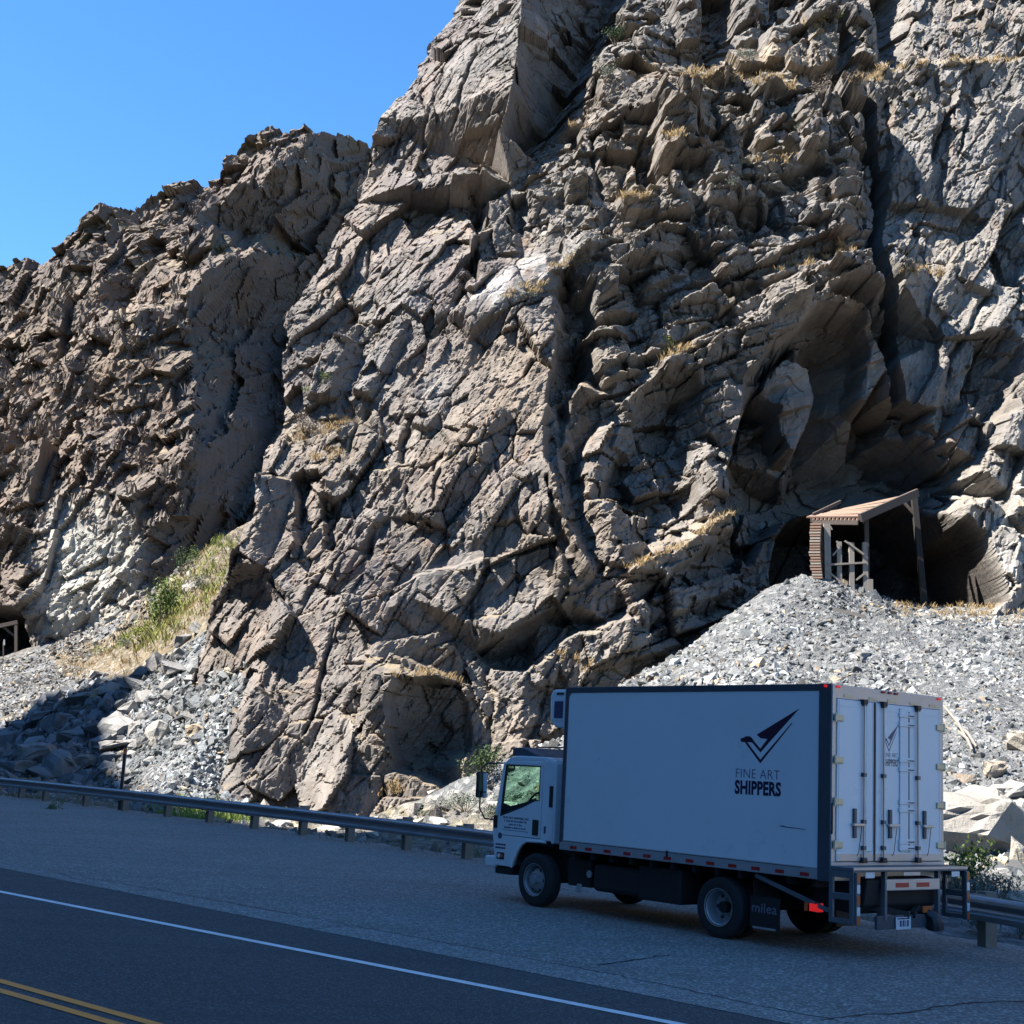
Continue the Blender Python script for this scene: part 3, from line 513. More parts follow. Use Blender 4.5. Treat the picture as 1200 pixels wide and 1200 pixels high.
TZ = TZ0 + slope_w * (.22 * fbm(TX * .3, TY * .3, 201, 4) + .10 * facets(TX / .5, TY / .5, 202, .8)[0]) + (1 - slope_w) * .05 * fbm(TX, TY, 203, 3)
tpx, tpy = vproj(TX, TY, TZ0)
def inpoly(poly, A, B):
    r_ = np.zeros(A.shape, bool); n = len(poly)
    for i in range(n):
        (x0, y0), (x1, y1) = poly[i], poly[(i + 1) % n]
        if y0 == y1: continue
        c = ((y0 > B) != (y1 > B)) & (A < (x1 - x0) * (B - y0) / (y1 - y0) + x0); r_ ^= c
    return r_
tc = np.empty(TX.shape + (3,), np.float32); tc[:] = (.135, .14, .142)
tc *= (1 + .22 * fbm(TX * .5, TY * .5, 211, 4))[..., None]
wob = 6 * fbm(TX * .25, TY * .25, 212, 3)
grassy = inpoly([(60,772),(125,744),(195,688),(245,640),(300,560),(372,640),(345,690),(230,742),(170,790),(80,800)], tpx + wob, tpy + wob)
tc[grassy] = (.19, .145, .08)
tc = mix3(tc, (.19, .14, .075), np.clip(fbm(TX * .2 + 4, TY * .2, 214, 3) - .35, 0, 1) * .5 * sstep(tpx, 420, 200))
low_ = sstep(TZ0, 1.2, .1) * (1 - sstep(TX, 5, 9)); tc = mix3(tc, (.19, .16, .095), low_ * np.clip(.6 + .5 * fbm(TX * .4, TY * .4, 216, 3), 0, 1))
tc = mix3(tc, (.28, .235, .16), sstep(tpy, 740, 722) * (tpx > 1040) * .7)
m, t, b = nodes('scree_ground'); co = coords(t); a_ = N(t, 'ShaderNodeAttribute'); a_.attribute_name = 'tint'
v1 = voro(t, co, 5.0, out='Color'); bwv = N(t, 'ShaderNodeRGBToBW'); t.links.new(v1, bwv.inputs[0]); v2 = voro(t, co, 5.0); v3 = voro(t, co, 14.0)
c_ = mixc(t, a_.outputs[0], (.055, .06, .065), ramp(t, bwv.outputs[0], .35, .75, .6, 0)); c_ = mixc(t, c_, (.25, .25, .245), ramp(t, bwv.outputs[0], .62, .85, 0, .55))
t.links.new(c_, b.inputs['Base Color']); b.inputs['Roughness'].default_value = .95; b.inputs['Specular IOR Level'].default_value = .2
bump(t, b, mixc(t, v2, v3, .4), 1.0, .14)
M_scree = m
ter = raw('terrain', np.stack([TX, TY, TZ], -1).reshape(-1, 3), gridfaces(len(ty), len(tx))[:, ::-1], M_scree, col=np.clip(tc, .02, .6).reshape(-1, 3), smooth=True)
tag(ter, 'scree and spoil slopes below the cliffs', kind='structure')
def zt_at(x, y):
    i = np.clip(np.searchsorted(ty, y) - 1, 0, len(ty) - 2); j = np.clip(np.searchsorted(tx, x) - 1, 0, len(tx) - 2)
    fy = (y - ty[i]) / (ty[i + 1] - ty[i]); fx = (x - tx[j]) / (tx[j + 1] - tx[j])
    return (TZ[i, j] * (1 - fx) + TZ[i, j + 1] * fx) * (1 - fy) + (TZ[i + 1, j] * (1 - fx) + TZ[i + 1, j + 1] * fx) * fy
def on_ground(px, py):
    r = ray(px, py); best = None
    ts = np.arange(20, 150, .05) / r[1]; P = np.array([0, 0, CH]) + r[None, :] * ts[:, None]
    below = np.nonzero(P[:, 2] < zt_at(P[:, 0], P[:, 1]))[0]
    return P[below[0]] if len(below) else P[-1]

# ------------------------------------------------------------------ unseen spur with its crest shaped to shade the road, and the near slope
EN = np.array([1., 0, 0]); EE = np.array([0, 1., 0]); SV = np.array(SUN); CC = -70.0
EDGE = [np.array(p) for p in [(60., -34., 0), (24., 6., 0), (14., 21., 0), (10.2, 27., 0), (5., 32.0, 0), (0., 37.0, 0), (-4, 41.5, 0), (-8, 46.0, -.3), (-10.5, 49., -.3)]]
EDGE += [at(150,925,59.5), at(126,885,66), at(128,850,69.5), at(160,800,74), at(186,778,75.5), at(120,797,79), at(60,824,83), at(0,858,90), at(-90,905,93)] + [np.array([-70., 95., 1.]), np.array([-120, 140, 0])]
cr = []
for p in EDGE:
    t_ = (CC - p @ EN) / (SV @ EN); q = p + SV * t_; cr.append((q @ EE, q[2]))
ce = [cr[0]]
for q in cr[1:]:
    if q[0] > ce[-1][0] + .2: ce.append(q)
ce = np.array(ce)
he = np.concatenate([np.linspace(-190, -40, 40), np.linspace(-39, 110, 320), np.linspace(112, 230, 40)])
hz = np.interp(he, ce[:, 0], ce[:, 1]) + .5 * fbm(he * .5, he * 0 + 2., 301, 4)
prof = [(-52, 0.0), (-54, .06), (-58, .28), (-61, .52), (-65, .78), (-68.5, .94), (-70, 1.0), (-78, .99), (-95, .9), (-130, .6), (-190, 0)]
lo_, hi_ = ce[:, 0].min() - 3, ce[:, 0].max() + 3
hz = hz * (1 - .72 * sstep(he, hi_, hi_ + 25)) * (1 - .85 * sstep(-he, -lo_ - 12, -lo_ + 30))
HV = []
for k, (c_k, fz) in enumerate(prof):
    n_ = fbm(he * .12, he * 0 + k * 3.1, 305, 4) * (0 if k in (6,) else 1.6) * (k > 0)
    HV.append(np.stack([he * EE[0] + (c_k + n_) * EN[0], he * EE[1] + (c_k + n_) * EN[1], hz * fz - .3 * (k == 0)], 1))
M_hill = plain('hillside_rock', (.12, .105, .09), .95, var=.4, sc=.3)
hl = raw('hillside', np.concatenate(HV), gridfaces(len(prof), len(he)), M_hill); tag(hl, 'tall unseen rock spur left of the road, shaped to shade it', kind='structure')
hb = np.linspace(-90, 160, 90); HV = []
for c_k, z_ in ((-9, -1), (-14, 3), (-22, 8), (-40, 17), (-70, 26), (-120, 30), (-200, 20)):
    n_ = 2.0 * fbm(hb * .06, hb * 0 + c_k, 321, 4); HV.append(np.stack([-hb * .724 + (c_k + n_) * .69, -hb * .69 * -1 + (c_k + n_) * .724, hb * 0 + z_ + n_ * (z_ > 0)], 1))
tag(raw('hillside', np.concatenate(HV), gridfaces(7, 90), M_hill), 'lower slope on the near side of the road', kind='structure')

# the canyon goes on to the right of the picture
plan = densify([(26.6, 56), (34, 55), (46, 51), (62, 50), (85, 40), (115, 36), (150, 20), (190, -30), (230, -120)], 2.2); zr = np.linspace(-2, 1, 46); PVx, PVy, PVz = [], [], []
ss = np.arange(len(plan))[None, :] * np.ones((46, 1)); hr = 62 + 6 * fbm(ss[0] * .07, ss[0] * 0 + 2, 331, 4); dn = np.gradient(plan, axis=0); dn /= np.linalg.norm(dn, axis=1)[:, None]; on = np.stack([-dn[:, 1], dn[:, 0]], 1)
zz_ = np.linspace(0, 1, 46)[:, None] * (hr[None, :] + 2) - 2; back = .28 * zz_ - joints((ss * 2.2).astype(np.float32), zz_.astype(np.float32), 5, 9, -25, 333, .8, .3, .6)[0] * sstep(ss, 0, 4) + 1.5 * sstep(ss, 0, 6)
ext_v = np.stack([plan[None, :, 0] + on[None, :, 0] * back, plan[None, :, 1] + on[None, :, 1] * back, zz_], -1).reshape(-1, 3)
tag(raw('mountainside', ext_v, gridfaces(46, len(plan)), plain('canyon_rock', (.15, .135, .12), .95, var=.3, sc=.3)), 'canyon wall going on beyond the tunnel to the right', kind='structure')

# ------------------------------------------------------------------ stones
m, t, b = nodes('stone'); a_ = N(t, 'ShaderNodeAttribute'); a_.attribute_name = 'tint'; co = coords(t)
n1 = noise(t, co, 6, 6, .7); c_ = mixc(t, a_.outputs[0], (.07, .07, .075), ramp(t, n1, .55, .75, 0, .5)); t.links.new(c_, b.inputs['Base Color']); b.inputs['Roughness'].default_value = .9; b.inputs['Specular IOR Level'].default_value = .25
bump(t, b, n1, .8, .09); M_stone = m
def rock_hull(seed, n=12, flat=1.0):
    rs = np.random.RandomState(seed); bm = bmesh.new()
    for _ in range(n):
        v = rs.normal(size=3); v /= np.linalg.norm(v) ** .8; v = np.clip(v, -.8, .8) * (1, .85, .65 * flat); bm.verts.new(v)
    r_ = bmesh.ops.convex_hull(bm, input=bm.verts); bmesh.ops.delete(bm, geom=[g for g in r_['geom_interior'] if isinstance(g, bmesh.types.BMVert)], context='VERTS')
    bmesh.ops.triangulate(bm, faces=bm.faces); bm.verts.index_update()
    V = np.array([v.co for v in bm.verts]); Fc = np.array([[v.index for v in f.verts] for f in bm.faces]); bm.free(); return V, Fc
protos = [rock_hull(400 + i, 9 + i % 4, 1.0 if i % 3 else .6) for i in range(14)]
def rotm(rs, n):
    q = rs.normal(size=(n, 4)); q /= np.linalg.norm(q, axis=1)[:, None]; w_, x, y, z = q.T
    return np.stack([np.stack([1 - 2 * (y * y + z * z), 2 * (x * y - z * w_), 2 * (x * z + y * w_)], -1), np.stack([2 * (x * y + z * w_), 1 - 2 * (x * x + z * z), 2 * (y * z - x * w_)], -1), np.stack([2 * (x * z - y * w_), 2 * (y * z + x * w_), 1 - 2 * (x * x + y * y)], -1)], 1)
def scatter(name, pts, size, cols, seed):
    size = size * np.clip(1 + .45 * fbm(pts[:, 0] * .35, pts[:, 1] * .35, seed + 50, 3), .55, 1.7); cols = cols * np.clip(1 + .35 * fbm(pts[:, 0] * .25 + 7, pts[:, 1] * .25, seed + 60, 3), .6, 1.5)[:, None]
    rs = np.random.RandomState(seed); VV, FF, CCc = [], [], []; off = 0; ids = rs.randint(0, len(protos), len(pts))
    for k, (V, Fc) in enumerate(protos):
        s_ = np.nonzero(ids == k)[0]
        if not len(s_): continue
        Rm = rotm(rs, len(s_)); P = np.einsum('nij,vj->nvi', Rm, V) * size[s_][:, None, None] * .62 + pts[s_][:, None, :]
        VV.append(P.reshape(-1, 3)); FF.append((Fc[None] + (np.arange(len(s_)) * len(V))[:, None, None] + off).reshape(-1, 3)); CCc.append(np.repeat(cols[s_], len(V), 0)); off += len(s_) * len(V)
    o = raw(name, np.concatenate(VV), np.concatenate(FF), M_stone, col=np.clip(np.concatenate(CCc), .02, .5)); return tag(o, kind='stuff')
def stonecol(rs, n, base=(.235, .247, .25), warm=.07):
    v = rs.lognormal(0, .42, n)[:, None]; c = np.array(base)[None] * v * .64; wmask = rs.rand(n) < warm; c[wmask] = np.array((.30, .24, .17)) * v[wmask] * .85; return np.clip(c, .03, .55)
rs = np.random.RandomState(5)
def fill(poly, n, Yr, jitter=0):
    x0, y0, x1, y1 = -60, Yr[0], 40, Yr[1]; P = np.zeros((0, 2))
    while len(P) < n:
        q = rs.rand(n * 4, 2) * (x1 - x0, y1 - y0) + (x0, y0); z = zt_at(q[:, 0], q[:, 1]); a, b_ = vproj(q[:, 0], q[:, 1], z); P = np.concatenate([P, q[inpoly(poly, a, b_)]])
    P = P[:n]; return np.concatenate([P, zt_at(P[:, 0], P[:, 1])[:, None]], 1)
p_ = fill([(625,1010),(625,880),(720,795),(900,680),(960,668),(1015,684),(1060,712),(1240,714),(1260,1060)], 21500, (24, 58.5)); sz = np.clip(rs.lognormal(-1.92, .42, len(p_)), .07, .6) * np.interp(p_[:, 2], [0, 3, 10], [1.7, 1.15, .85])
o = scatter('scree', p_ - [[0, 0, .02]], sz, stonecol(rs, len(p_)), 1); tag(o, 'pale grey scree of broken stones heaped below the tunnel mouth')
p_ = fill([(120,930),(120,850),(190,770),(300,712),(365,650),(380,740),(300,960),(180,960)], 11000, (48, 80)); sz = np.clip(rs.lognormal(-1.65, .45, len(p_)), .1, .8)
o = scatter('scree', p_, sz, stonecol(rs, len(p_), (.215, .23, .235), .06), 2); tag(o, 'blue grey scree running down beside the brown cliff')
p_ = fill([(-30,930),(-30,862),(110,800),(160,790),(150,930)], 2600, (56, 92)); sz = np.clip(rs.lognormal(-1.0, .5, len(p_)), .15, 1.4)
o = scatter('rubble', p_, sz, stonecol(rs, len(p_), (.17, .18, .19), .05), 3); tag(o, 'small rubble between the fallen boulders')
p_ = fill([(-40,870),(-40,772),(85,775),(130,800),(60,835)], 5000, (76, 128)); sz = np.clip(rs.lognormal(-1.5, .4, len(p_)), .12, .6)
o = scatter('scree', p_, sz, stonecol(rs, len(p_), (.21, .205, .195), .15), 4); tag(o, 'fine grey scree below the far railway bench')
p_ = fill([(20,772),(90,742),(190,680),(228,655),(235,690),(160,745),(100,776)], 3200, (76, 136)); sz = np.clip(rs.lognormal(-1.3, .45, len(p_)), .12, .9)
o = scatter('scree', p_, sz, stonecol(rs, len(p_), (.23, .22, .2), .2), 8); tag(o, 'loose stones on the bank below the pale rock face')
# foot of the cliff and the strip behind the rail
p_ = np.stack([rs.rand(2600) * 30 - 22, rs.rand(2600) * 22 + 34], 1); d_ = np.min(np.hypot(p_[:, None, 0] - rail[None, ::2, 0], p_[:, None, 1] - rail[None, ::2, 1]), 1)
p_ = p_[(d_ > 1.2) & (p_[:, 1] > np.interp(p_[:, 0], rail[::-1, 0][np.argsort(rail[::-1, 0])], rail[::-1, 1][np.argsort(rail[::-1, 0])]))]; p_ = np.concatenate([p_, zt_at(p_[:, 0], p_[:, 1])[:, None]], 1)
o = scatter('rubble', p_, np.clip(rs.lognormal(-1.9, .6, len(p_)), .06, .7), stonecol(rs, len(p_), (.26, .245, .22), .3), 6); tag(o, 'stones strewn along the foot of the brown cliff')

def boulder(name, px, py, wpx, hpx, seed, label, group=None, col=(.24, .24, .235), tilt=0, P=None, dep=.8, cuts=15, sub=2, rough=.10, sink=.3, cat='boulder', pts=None):
    P = on_ground(px, py + hpx * .35) if P is None else P
    s_ = P[1] / F; W_, H_ = wpx * s_, hpx * s_; rs_ = np.random.RandomState(seed); bm = bmesh.new()
    for q in (pts or []): bm.verts.new(q)
    for _ in range(0 if pts else cuts):
        v = rs_.normal(size=3); v /= np.abs(v).max() ** .75 * np.linalg.norm(v) ** .25; bm.verts.new(v * (.5, .5, .5))
    r_ = bmesh.ops.convex_hull(bm, input=bm.verts); bmesh.ops.delete(bm, geom=[g for g in r_['geom_interior'] if isinstance(g, bmesh.types.BMVert)], context='VERTS')
    bmesh.ops.triangulate(bm, faces=bm.faces); bmesh.ops.subdivide_edges(bm, edges=bm.edges, cuts=sub, use_grid_fill=True); bmesh.ops.triangulate(bm, faces=bm.faces)
    V = np.array([v.co for v in bm.verts]); V /= (V.max(0) - V.min(0)); V -= (V.max(0) + V.min(0)) / 2
    V = V * (W_, W_ * dep, H_); nn = V / (np.linalg.norm(V, axis=1)[:, None] + 1e-6)
    f1 = facets((V[:, 0] / W_ * 5 + V[:, 1] / W_ * 3).astype(np.float32), (V[:, 2] / W_ * 6 + V[:, 1] / W_ * 2).astype(np.float32), seed, .9)[0]
    V = V + nn * (rough * min(W_, H_ * 1.5) * f1)[:, None]
    bm.verts.index_update(); Fc = np.array([[v.index for v in f.verts] for f in bm.faces]); bm.free()
    a = R(tilt); V = V @ np.array([[math.cos(a), 0, -math.sin(a)], [0, 1, 0], [math.sin(a), 0, math.cos(a)]]).T
    cc = np.clip(.8 * np.array(col)[None] * (1 + .25 * f1)[:, None], .02, .6)
    o = raw(name, V, Fc, M_stone, col=cc); o.location = (P[0], P[1], P[2] + H_ * (.5 - sink) * math.cos(a)); return tag(o, label, cat, group)
G = 'boulders of the rockfall'
used_lb = set()
def place_label(px, py, w_, h_, tone):
    size = 'large' if w_ >= 34 else 'medium' if w_ >= 23 else 'small'; shape = 'flat' if w_ / h_ > 1.85 else 'blocky' if w_ / h_ < 1.5 else 'wedge shaped'
    marks = [((36,880),'the long slanting slab'),((66,890),'the layered plates'),((66,846),'the upper left dark boulder'),((92,860),'the broad dark boulder'),((98,818),'the capping slab'),((139,846),'the tall pale slab'),((140,872),'the marker post ledge'),((188,854),'the pale dark sided block'),((231,853),'the lone tan topped boulder'),((182,773),'the pointed boulder'),((236,775),'the tilted smooth slab'),((278,719),'the pale grass edge slab')]
    for (mx_, my_), nm in sorted(marks, key=lambda q: math.hypot(q[0][0] - px, q[0][1] - py)):
        dx, dy = px - mx_, py - my_; d = ('right of ' if dx > 0 else 'left of ') if abs(dx) > abs(dy) * 1.6 else ('below ' if dy > 0 else 'above ') if abs(dy) > abs(dx) * 1.6 else ('below and ' if dy > 0 else 'above and ') + ('right of ' if dx > 0 else 'left of ')
        lb = '%s %s %s boulder %s%s' % (size, shape, tone, d, nm)
        if lb not in used_lb: used_lb.add(lb); return lb
    return lb
named = [
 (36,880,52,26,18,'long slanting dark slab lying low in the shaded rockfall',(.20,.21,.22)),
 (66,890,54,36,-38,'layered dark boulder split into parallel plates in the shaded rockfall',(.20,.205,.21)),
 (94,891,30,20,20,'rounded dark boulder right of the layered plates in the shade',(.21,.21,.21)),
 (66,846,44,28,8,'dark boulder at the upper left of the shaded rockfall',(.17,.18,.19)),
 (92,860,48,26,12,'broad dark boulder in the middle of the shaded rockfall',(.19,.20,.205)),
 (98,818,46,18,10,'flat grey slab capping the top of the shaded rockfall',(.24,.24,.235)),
 (139,846,42,44,24,'tall pale grey slab standing at the edge of the sunlit rockfall',(.30,.295,.28)),
 (140,872,44,13,6,'flat pale ledge like slab above the marker post',(.31,.30,.285)),
 (188,854,36,30,-8,'pale block with one dark side in the middle of the sunlit scree',(.34,.33,.30)),
 (231,853,26,15,10,'tan topped boulder alone on the grey scree right of the pale block',(.36,.29,.21)),
 (182,773,24,30,10,'pointed dark tipped boulder topping the upper rockfall',(.25,.24,.23)),
 (236,775,40,24,28,'tilted smooth grey slab in the upper rockfall',(.27,.28,.285)),
 (278,719,44,13,26,'long pale slab along the grass edge at the top of the scree',(.36,.36,.345)),
 (208,780,34,16,4,'flat boulder under the pointed one in the upper rockfall',(.26,.255,.25)),
 (183,868,15,15,0,'small pale cube of stone below the pale block',(.36,.34,.30)),
 (274,784,20,12,20,'cream stone on the sandy streak of the scree',(.38,.35,.28)),
 (289,770,16,12,0,'yellowish stone near the edge of the brown cliff',(.36,.31,.22)),
]
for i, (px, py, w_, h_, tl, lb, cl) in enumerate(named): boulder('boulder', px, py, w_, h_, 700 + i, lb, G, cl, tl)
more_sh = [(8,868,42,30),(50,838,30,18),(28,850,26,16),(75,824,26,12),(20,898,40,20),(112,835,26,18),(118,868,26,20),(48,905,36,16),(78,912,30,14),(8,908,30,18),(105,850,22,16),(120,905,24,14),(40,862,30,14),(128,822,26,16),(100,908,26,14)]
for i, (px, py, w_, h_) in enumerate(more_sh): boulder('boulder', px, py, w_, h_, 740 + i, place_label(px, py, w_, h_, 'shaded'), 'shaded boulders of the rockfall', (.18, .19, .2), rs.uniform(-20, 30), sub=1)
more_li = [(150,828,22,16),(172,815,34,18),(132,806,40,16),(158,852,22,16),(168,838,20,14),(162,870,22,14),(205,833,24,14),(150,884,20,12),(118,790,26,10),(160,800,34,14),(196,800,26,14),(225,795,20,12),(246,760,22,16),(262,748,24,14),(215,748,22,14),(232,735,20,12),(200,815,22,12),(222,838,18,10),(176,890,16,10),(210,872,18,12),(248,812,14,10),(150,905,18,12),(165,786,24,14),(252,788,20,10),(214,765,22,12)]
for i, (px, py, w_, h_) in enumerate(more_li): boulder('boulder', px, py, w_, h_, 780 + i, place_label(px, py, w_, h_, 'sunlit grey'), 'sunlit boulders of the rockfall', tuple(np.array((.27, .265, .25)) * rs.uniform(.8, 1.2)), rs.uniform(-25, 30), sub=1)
# right, beyond the truck
b_ = boulder('boulder', 1150, 962, 185, 100, 831, 'huge pale topped boulder with a dark underside behind the truck tail', None, (.33, .31, .275), 4, P=np.append(at(1150, 1008, 35.0)[:2], .1), sub=6, rough=.055, sink=.04, dep=.8, pts=[(-.5,-.42,.08),(-.42,-.3,.32),(-.25,-.1,.46),(0,.1,.5),(.12,.05,.46),(.08,-.40,.34),(-.1,-.48,.0),(.2,-.2,.3),(.5,-.1,-.22),(.42,.2,.1),(.44,-.2,-.38),(-.46,-.2,-.45),(-.1,-.2,-.5),(.3,-.15,-.5),(-.4,.5,-.5),(.4,.5,-.5),(-.35,.5,.2),(.1,.5,.4),(-.5,-.3,-.2)])
for i, (px, py, w_, h_, lb, cl) in enumerate([(1178,925,46,22,'pale flat stone leaning behind the huge boulder',(.36,.34,.31)),(1194,868,34,26,'tan capped boulder at the right edge of the scree',(.32,.29,.24)),(1168,900,30,20,'rounded tan boulder just above the huge boulder',(.35,.30,.24)),
   (1130,912,24,14,'brown stone resting behind the top of the huge boulder',(.30,.25,.2)),(1200,950,34,40,'grey boulder partly cut by the frame right of the huge boulder',(.28,.27,.25)),(1196,1005,22,64,'tall pale broken rock at the far right behind the guardrail',(.40,.37,.31)),(1165,1032,56,34,'low grey boulder among the sagebrush behind the guardrail',(.27,.265,.25)),(1190,1052,30,26,'cream rock low behind the guardrail at the far right',(.38,.35,.29)),(1010,765,22,12,'wide grey stone high on the scree',(.28,.28,.27)),(1090,760,16,10,'loaf shaped grey stone right on the upper scree',(.27,.27,.27)),(1150,815,20,12,'dark grey stone on the right of the scree',(.19,.2,.2)),(765,790,18,12,'grey stone on the scree just above the truck roof',(.26,.26,.25))]):
    boulder('boulder', px, py, w_, h_, 850 + i, lb, None, cl, rs.uniform(-12, 20))
for i, (px, py, w_, h_, lb) in enumerate([(388,968,50,16,'white sunlit rock seen under the guardrail between two posts'),(518,962,30,12,'low pale rock behind the rail left of the truck cab'),(330,965,26,10,'small pale rock under the guardrail'),(590,945,40,14,'pale stones heap beside the truck cab')]):
    boulder('boulder', px, py, w_, h_, 870 + i, lb, None, (.42, .40, .36), 0)
# ------------------------------------------------------------------ road, gutter, gravel turnout, markings
def sheet(name, poly, z, mat, kind='structure'):
    me = bpy.data.meshes.new(name); me.from_pydata([(x, y, z) for x, y in poly], [], [tuple(range(len(poly)))]); me.update()
    if me.polygons[0].normal.z < 0: me.flip_normals()
    return tag(link(name, me, mat), kind=kind)
def pavemat(name, base, light, sc, blot=.5):
    m, t, b = nodes(name); co = coords(t); n1 = noise(t, co, .35, 5, .6); n2 = noise(t, co, sc, 3, .7); vv = voro(t, co, sc * 1.1, out='Color'); bw = N(t, 'ShaderNodeRGBToBW'); t.links.new(vv, bw.inputs[0])
    c = mixc(t, base, light, ramp(t, n1, .35, .68, 0, blot)); c = mixc(t, c, tuple(x * .45 for x in base), ramp(t, bw.outputs[0], .3, .55, .55, 0)); c = mixc(t, c, tuple(min(1, x * 2.1) for x in light), ramp(t, bw.outputs[0], .64, .82, 0, .6))
    st = noise(t, coords(t, (.08, 1.6, 1), (0, 0, R(-138))), 1.0, 4, .6); c = mixc(t, c, tuple(x * .7 for x in base), ramp(t, st, .52, .7, 0, .45))
    t.links.new(c, b.inputs['Base Color']); b.inputs['Roughness'].default_value = .88; b.inputs['Specular IOR Level'].default_value = .35
    bump(t, b, n2, .55, .012); return m
M_asph = pavemat('asphalt', (.06, .06, .06), (.09, .09, .088), 60, .5); M_shou = pavemat('chip_gravel', (.17, .16, .145), (.235, .22, .20), 34, .7); M_conc = pavemat('gutter_concrete', (.20, .19, .175), (.26, .25, .23), 40, .6)
g_ = np.array([-.743, .669]); nn_ = np.array([.669, .743])
e1a, e1b = np.array((-8.12, 23.61)), np.array((2.49, 12.8)); e2a, e2b = np.array((-8.52, 24.74)), np.array((3.27, 13.25))
def ext(a, b, s_, k): d = (b - a) / np.linalg.norm(b - a); return a - d * s_ if k == 0 else b + d * s_
E1 = [ext(e1a, e1b, 60, 0), e1a, e1b, ext(e1a, e1b, 30, 1)]; E2 = [ext(e2a, e2b, 60, 0), e2a, e2b, ext(e2a, e2b, 30, 1)]
sheet('road', E1 + [(30, -30), (-14, -30), (-70, 30)], 0.0, M_asph); sheet('gutter', E1 + E2[::-1], 0.004, M_conc)
# turnout between gutter and rail, its outer lip uneven
lip = []
for i, p in enumerate(rail):
    d = rail[min(i + 1, len(rail) - 1)] - rail[max(i - 1, 0)]; d /= np.linalg.norm(d); n = np.array([d[1], -d[0]]); n = n if n @ (1, 1) > 0 else -n
    lip.append(p + n * (.75 + .25 * math.sin(i * 1.7) * math.sin(i * .37)))
sheet('gravel_turnout', E2 + [(30, -8), (18, 4)] + lip[::-1] + [(-52, 66)], 0.0, M_shou)
M_white = plain('road_paint_white', (.78, .78, .76), .6, var=.1, sc=9, dirt=.55, dirtcol=(.10, .10, .10)); M_yel = plain('road_paint_yellow', (.92, .27, .012), .6, var=.1, sc=9, dirt=.4, dirtcol=(.10, .09, .06))
def line(name, c, wd, mat, s0=-40, s1=45):
    a = g_ * s1 + nn_ * c; b = g_ * s0 + nn_ * c; o = sheet(name, [a + nn_ * wd / 2, a - nn_ * wd / 2, b - nn_ * wd / 2, b + nn_ * wd / 2], .006, mat); return o
line('white_edge_line', 10.26, .13, M_white); line('yellow_centre_line', 6.60, .11, M_yel); line('yellow_centre_line', 6.36, .11, M_yel)
M_crack = plain('crack_tar', (.015, .015, .016), .7)
def crack(pts, wd, z):
    P = densify([gz(*p)[:2] for p in pts], .12); rs_ = np.random.RandomState(len(pts) * 7 + int(pts[0][0])); V, Fc = [], []
    for i, p in enumerate(P):
        d = P[min(i + 1, len(P) - 1)] - P[max(i - 1, 0)]; d /= np.linalg.norm(d) + 1e-9; n = np.array([-d[1], d[0]]); j = rs_.normal() * .018; ww = wd * (.5 + rs_.rand())
        V += [(*(p + n * (j + ww / 2)), z), (*(p + n * (j - ww / 2)), z)]
        if i: Fc.append((2 * i - 2, 2 * i - 1, 2 * i + 1, 2 * i))
    o = raw('crack', V, Fc, M_crack); tag(o, kind='structure')
crack([(0,1012),(150,1037),(300,1064),(450,1092),(600,1120),(760,1150),(900,1182),(1000,1200)], .025, .006)
crack([(700,1131),(740,1126),(784,1119)], .03, .006); crack([(960,1196),(1000,1190),(1060,1188),(1100,1179),(1150,1174),(1210,1174)], .03, .006); crack([(70,1024),(90,1031),(120,1037)], .02, .0075); crack([(360,1090),(390,1086),(400,1085)], .02, .0075); crack([(150,1045),(180,1042),(200,1041)], .02, .0075)
sheet('ground', [(-400, -400), (400, -400), (400, 400), (-400, 400)], -.9, plain('valley_soil', (.11, .095, .07), .95, var=.3, sc=.05))

# ------------------------------------------------------------------ guardrail
M_galv = plain('galvanised_steel', (.36, .37, .39), .38, .85, .15, 5, dirt=.35, dirtcol=(.16, .15, .14)); M_wood = plain('weathered_post', (.20, .165, .13), .9, var=.35, sc=9); M_refl = plain('reflector', (.85, .85, .8), .2)
gr = empty('guardrail', (*rail[40], 0)); tag(gr, 'long steel crash barrier on wooden posts curving along the turnout', 'guardrail'); gr.location = (0, 0, 0)
wp = [(.0, .36), (.012, .385), (.075, .41), (.08, .445), (.02, .49), (.0, .525), (.02, .56), (.08, .605), (.075, .64), (.012, .665), (.0, .69)]
V, Fc = [], []; nr = len(rail); nrm = []
for i, p in enumerate(rail):
    d = rail[min(i + 1, nr - 1)] - rail[max(i - 1, 0)]; d /= np.linalg.norm(d); n = np.array([-d[1], d[0]]); n = n if n @ (-1, -1) > 0 else -n; nrm.append((d, n))
    for o_, z in wp: V.append((*(p + n * o_), z))
k = len(wp)
for i in range(nr - 1):
    for j in range(k - 1): Fc.append((i * k + j, (i + 1) * k + j, (i + 1) * k + j + 1, i * k + j + 1))
beam = raw('rail_beam', V, Fc, M_galv, gr); sm_ = beam.modifiers.new('solid', 'SOLIDIFY'); sm_.thickness = .006
L_ = np.concatenate([[0], np.cumsum(np.linalg.norm(np.diff(rail, axis=0), axis=1))])
def rail_at(s_): i = int(np.clip(np.searchsorted(L_, s_) - 1, 0, nr - 2)); f = (s_ - L_[i]) / (L_[i + 1] - L_[i]); return rail[i] * (1 - f) + rail[i + 1] * f, nrm[i]
railpx = [vproj(p[0], p[1], .3)[0] for p in rail]
sp = sorted(np.interp(x, railpx, L_) for x in (45, 92, 137, 187, 236, 288, 344, 399, 465, 535, 1137)); sp = [sp[0] - 4, sp[0] - 2] + sp; a0, a1_ = sp[-2], sp[-1]; q_ = int(round((a1_ - a0) / 2.0)); sp += [a0 + (a1_ - a0) * i / q_ for i in range(1, q_)] + [a1_ + 2, a1_ + 4, a1_ + 6]
post_me = None
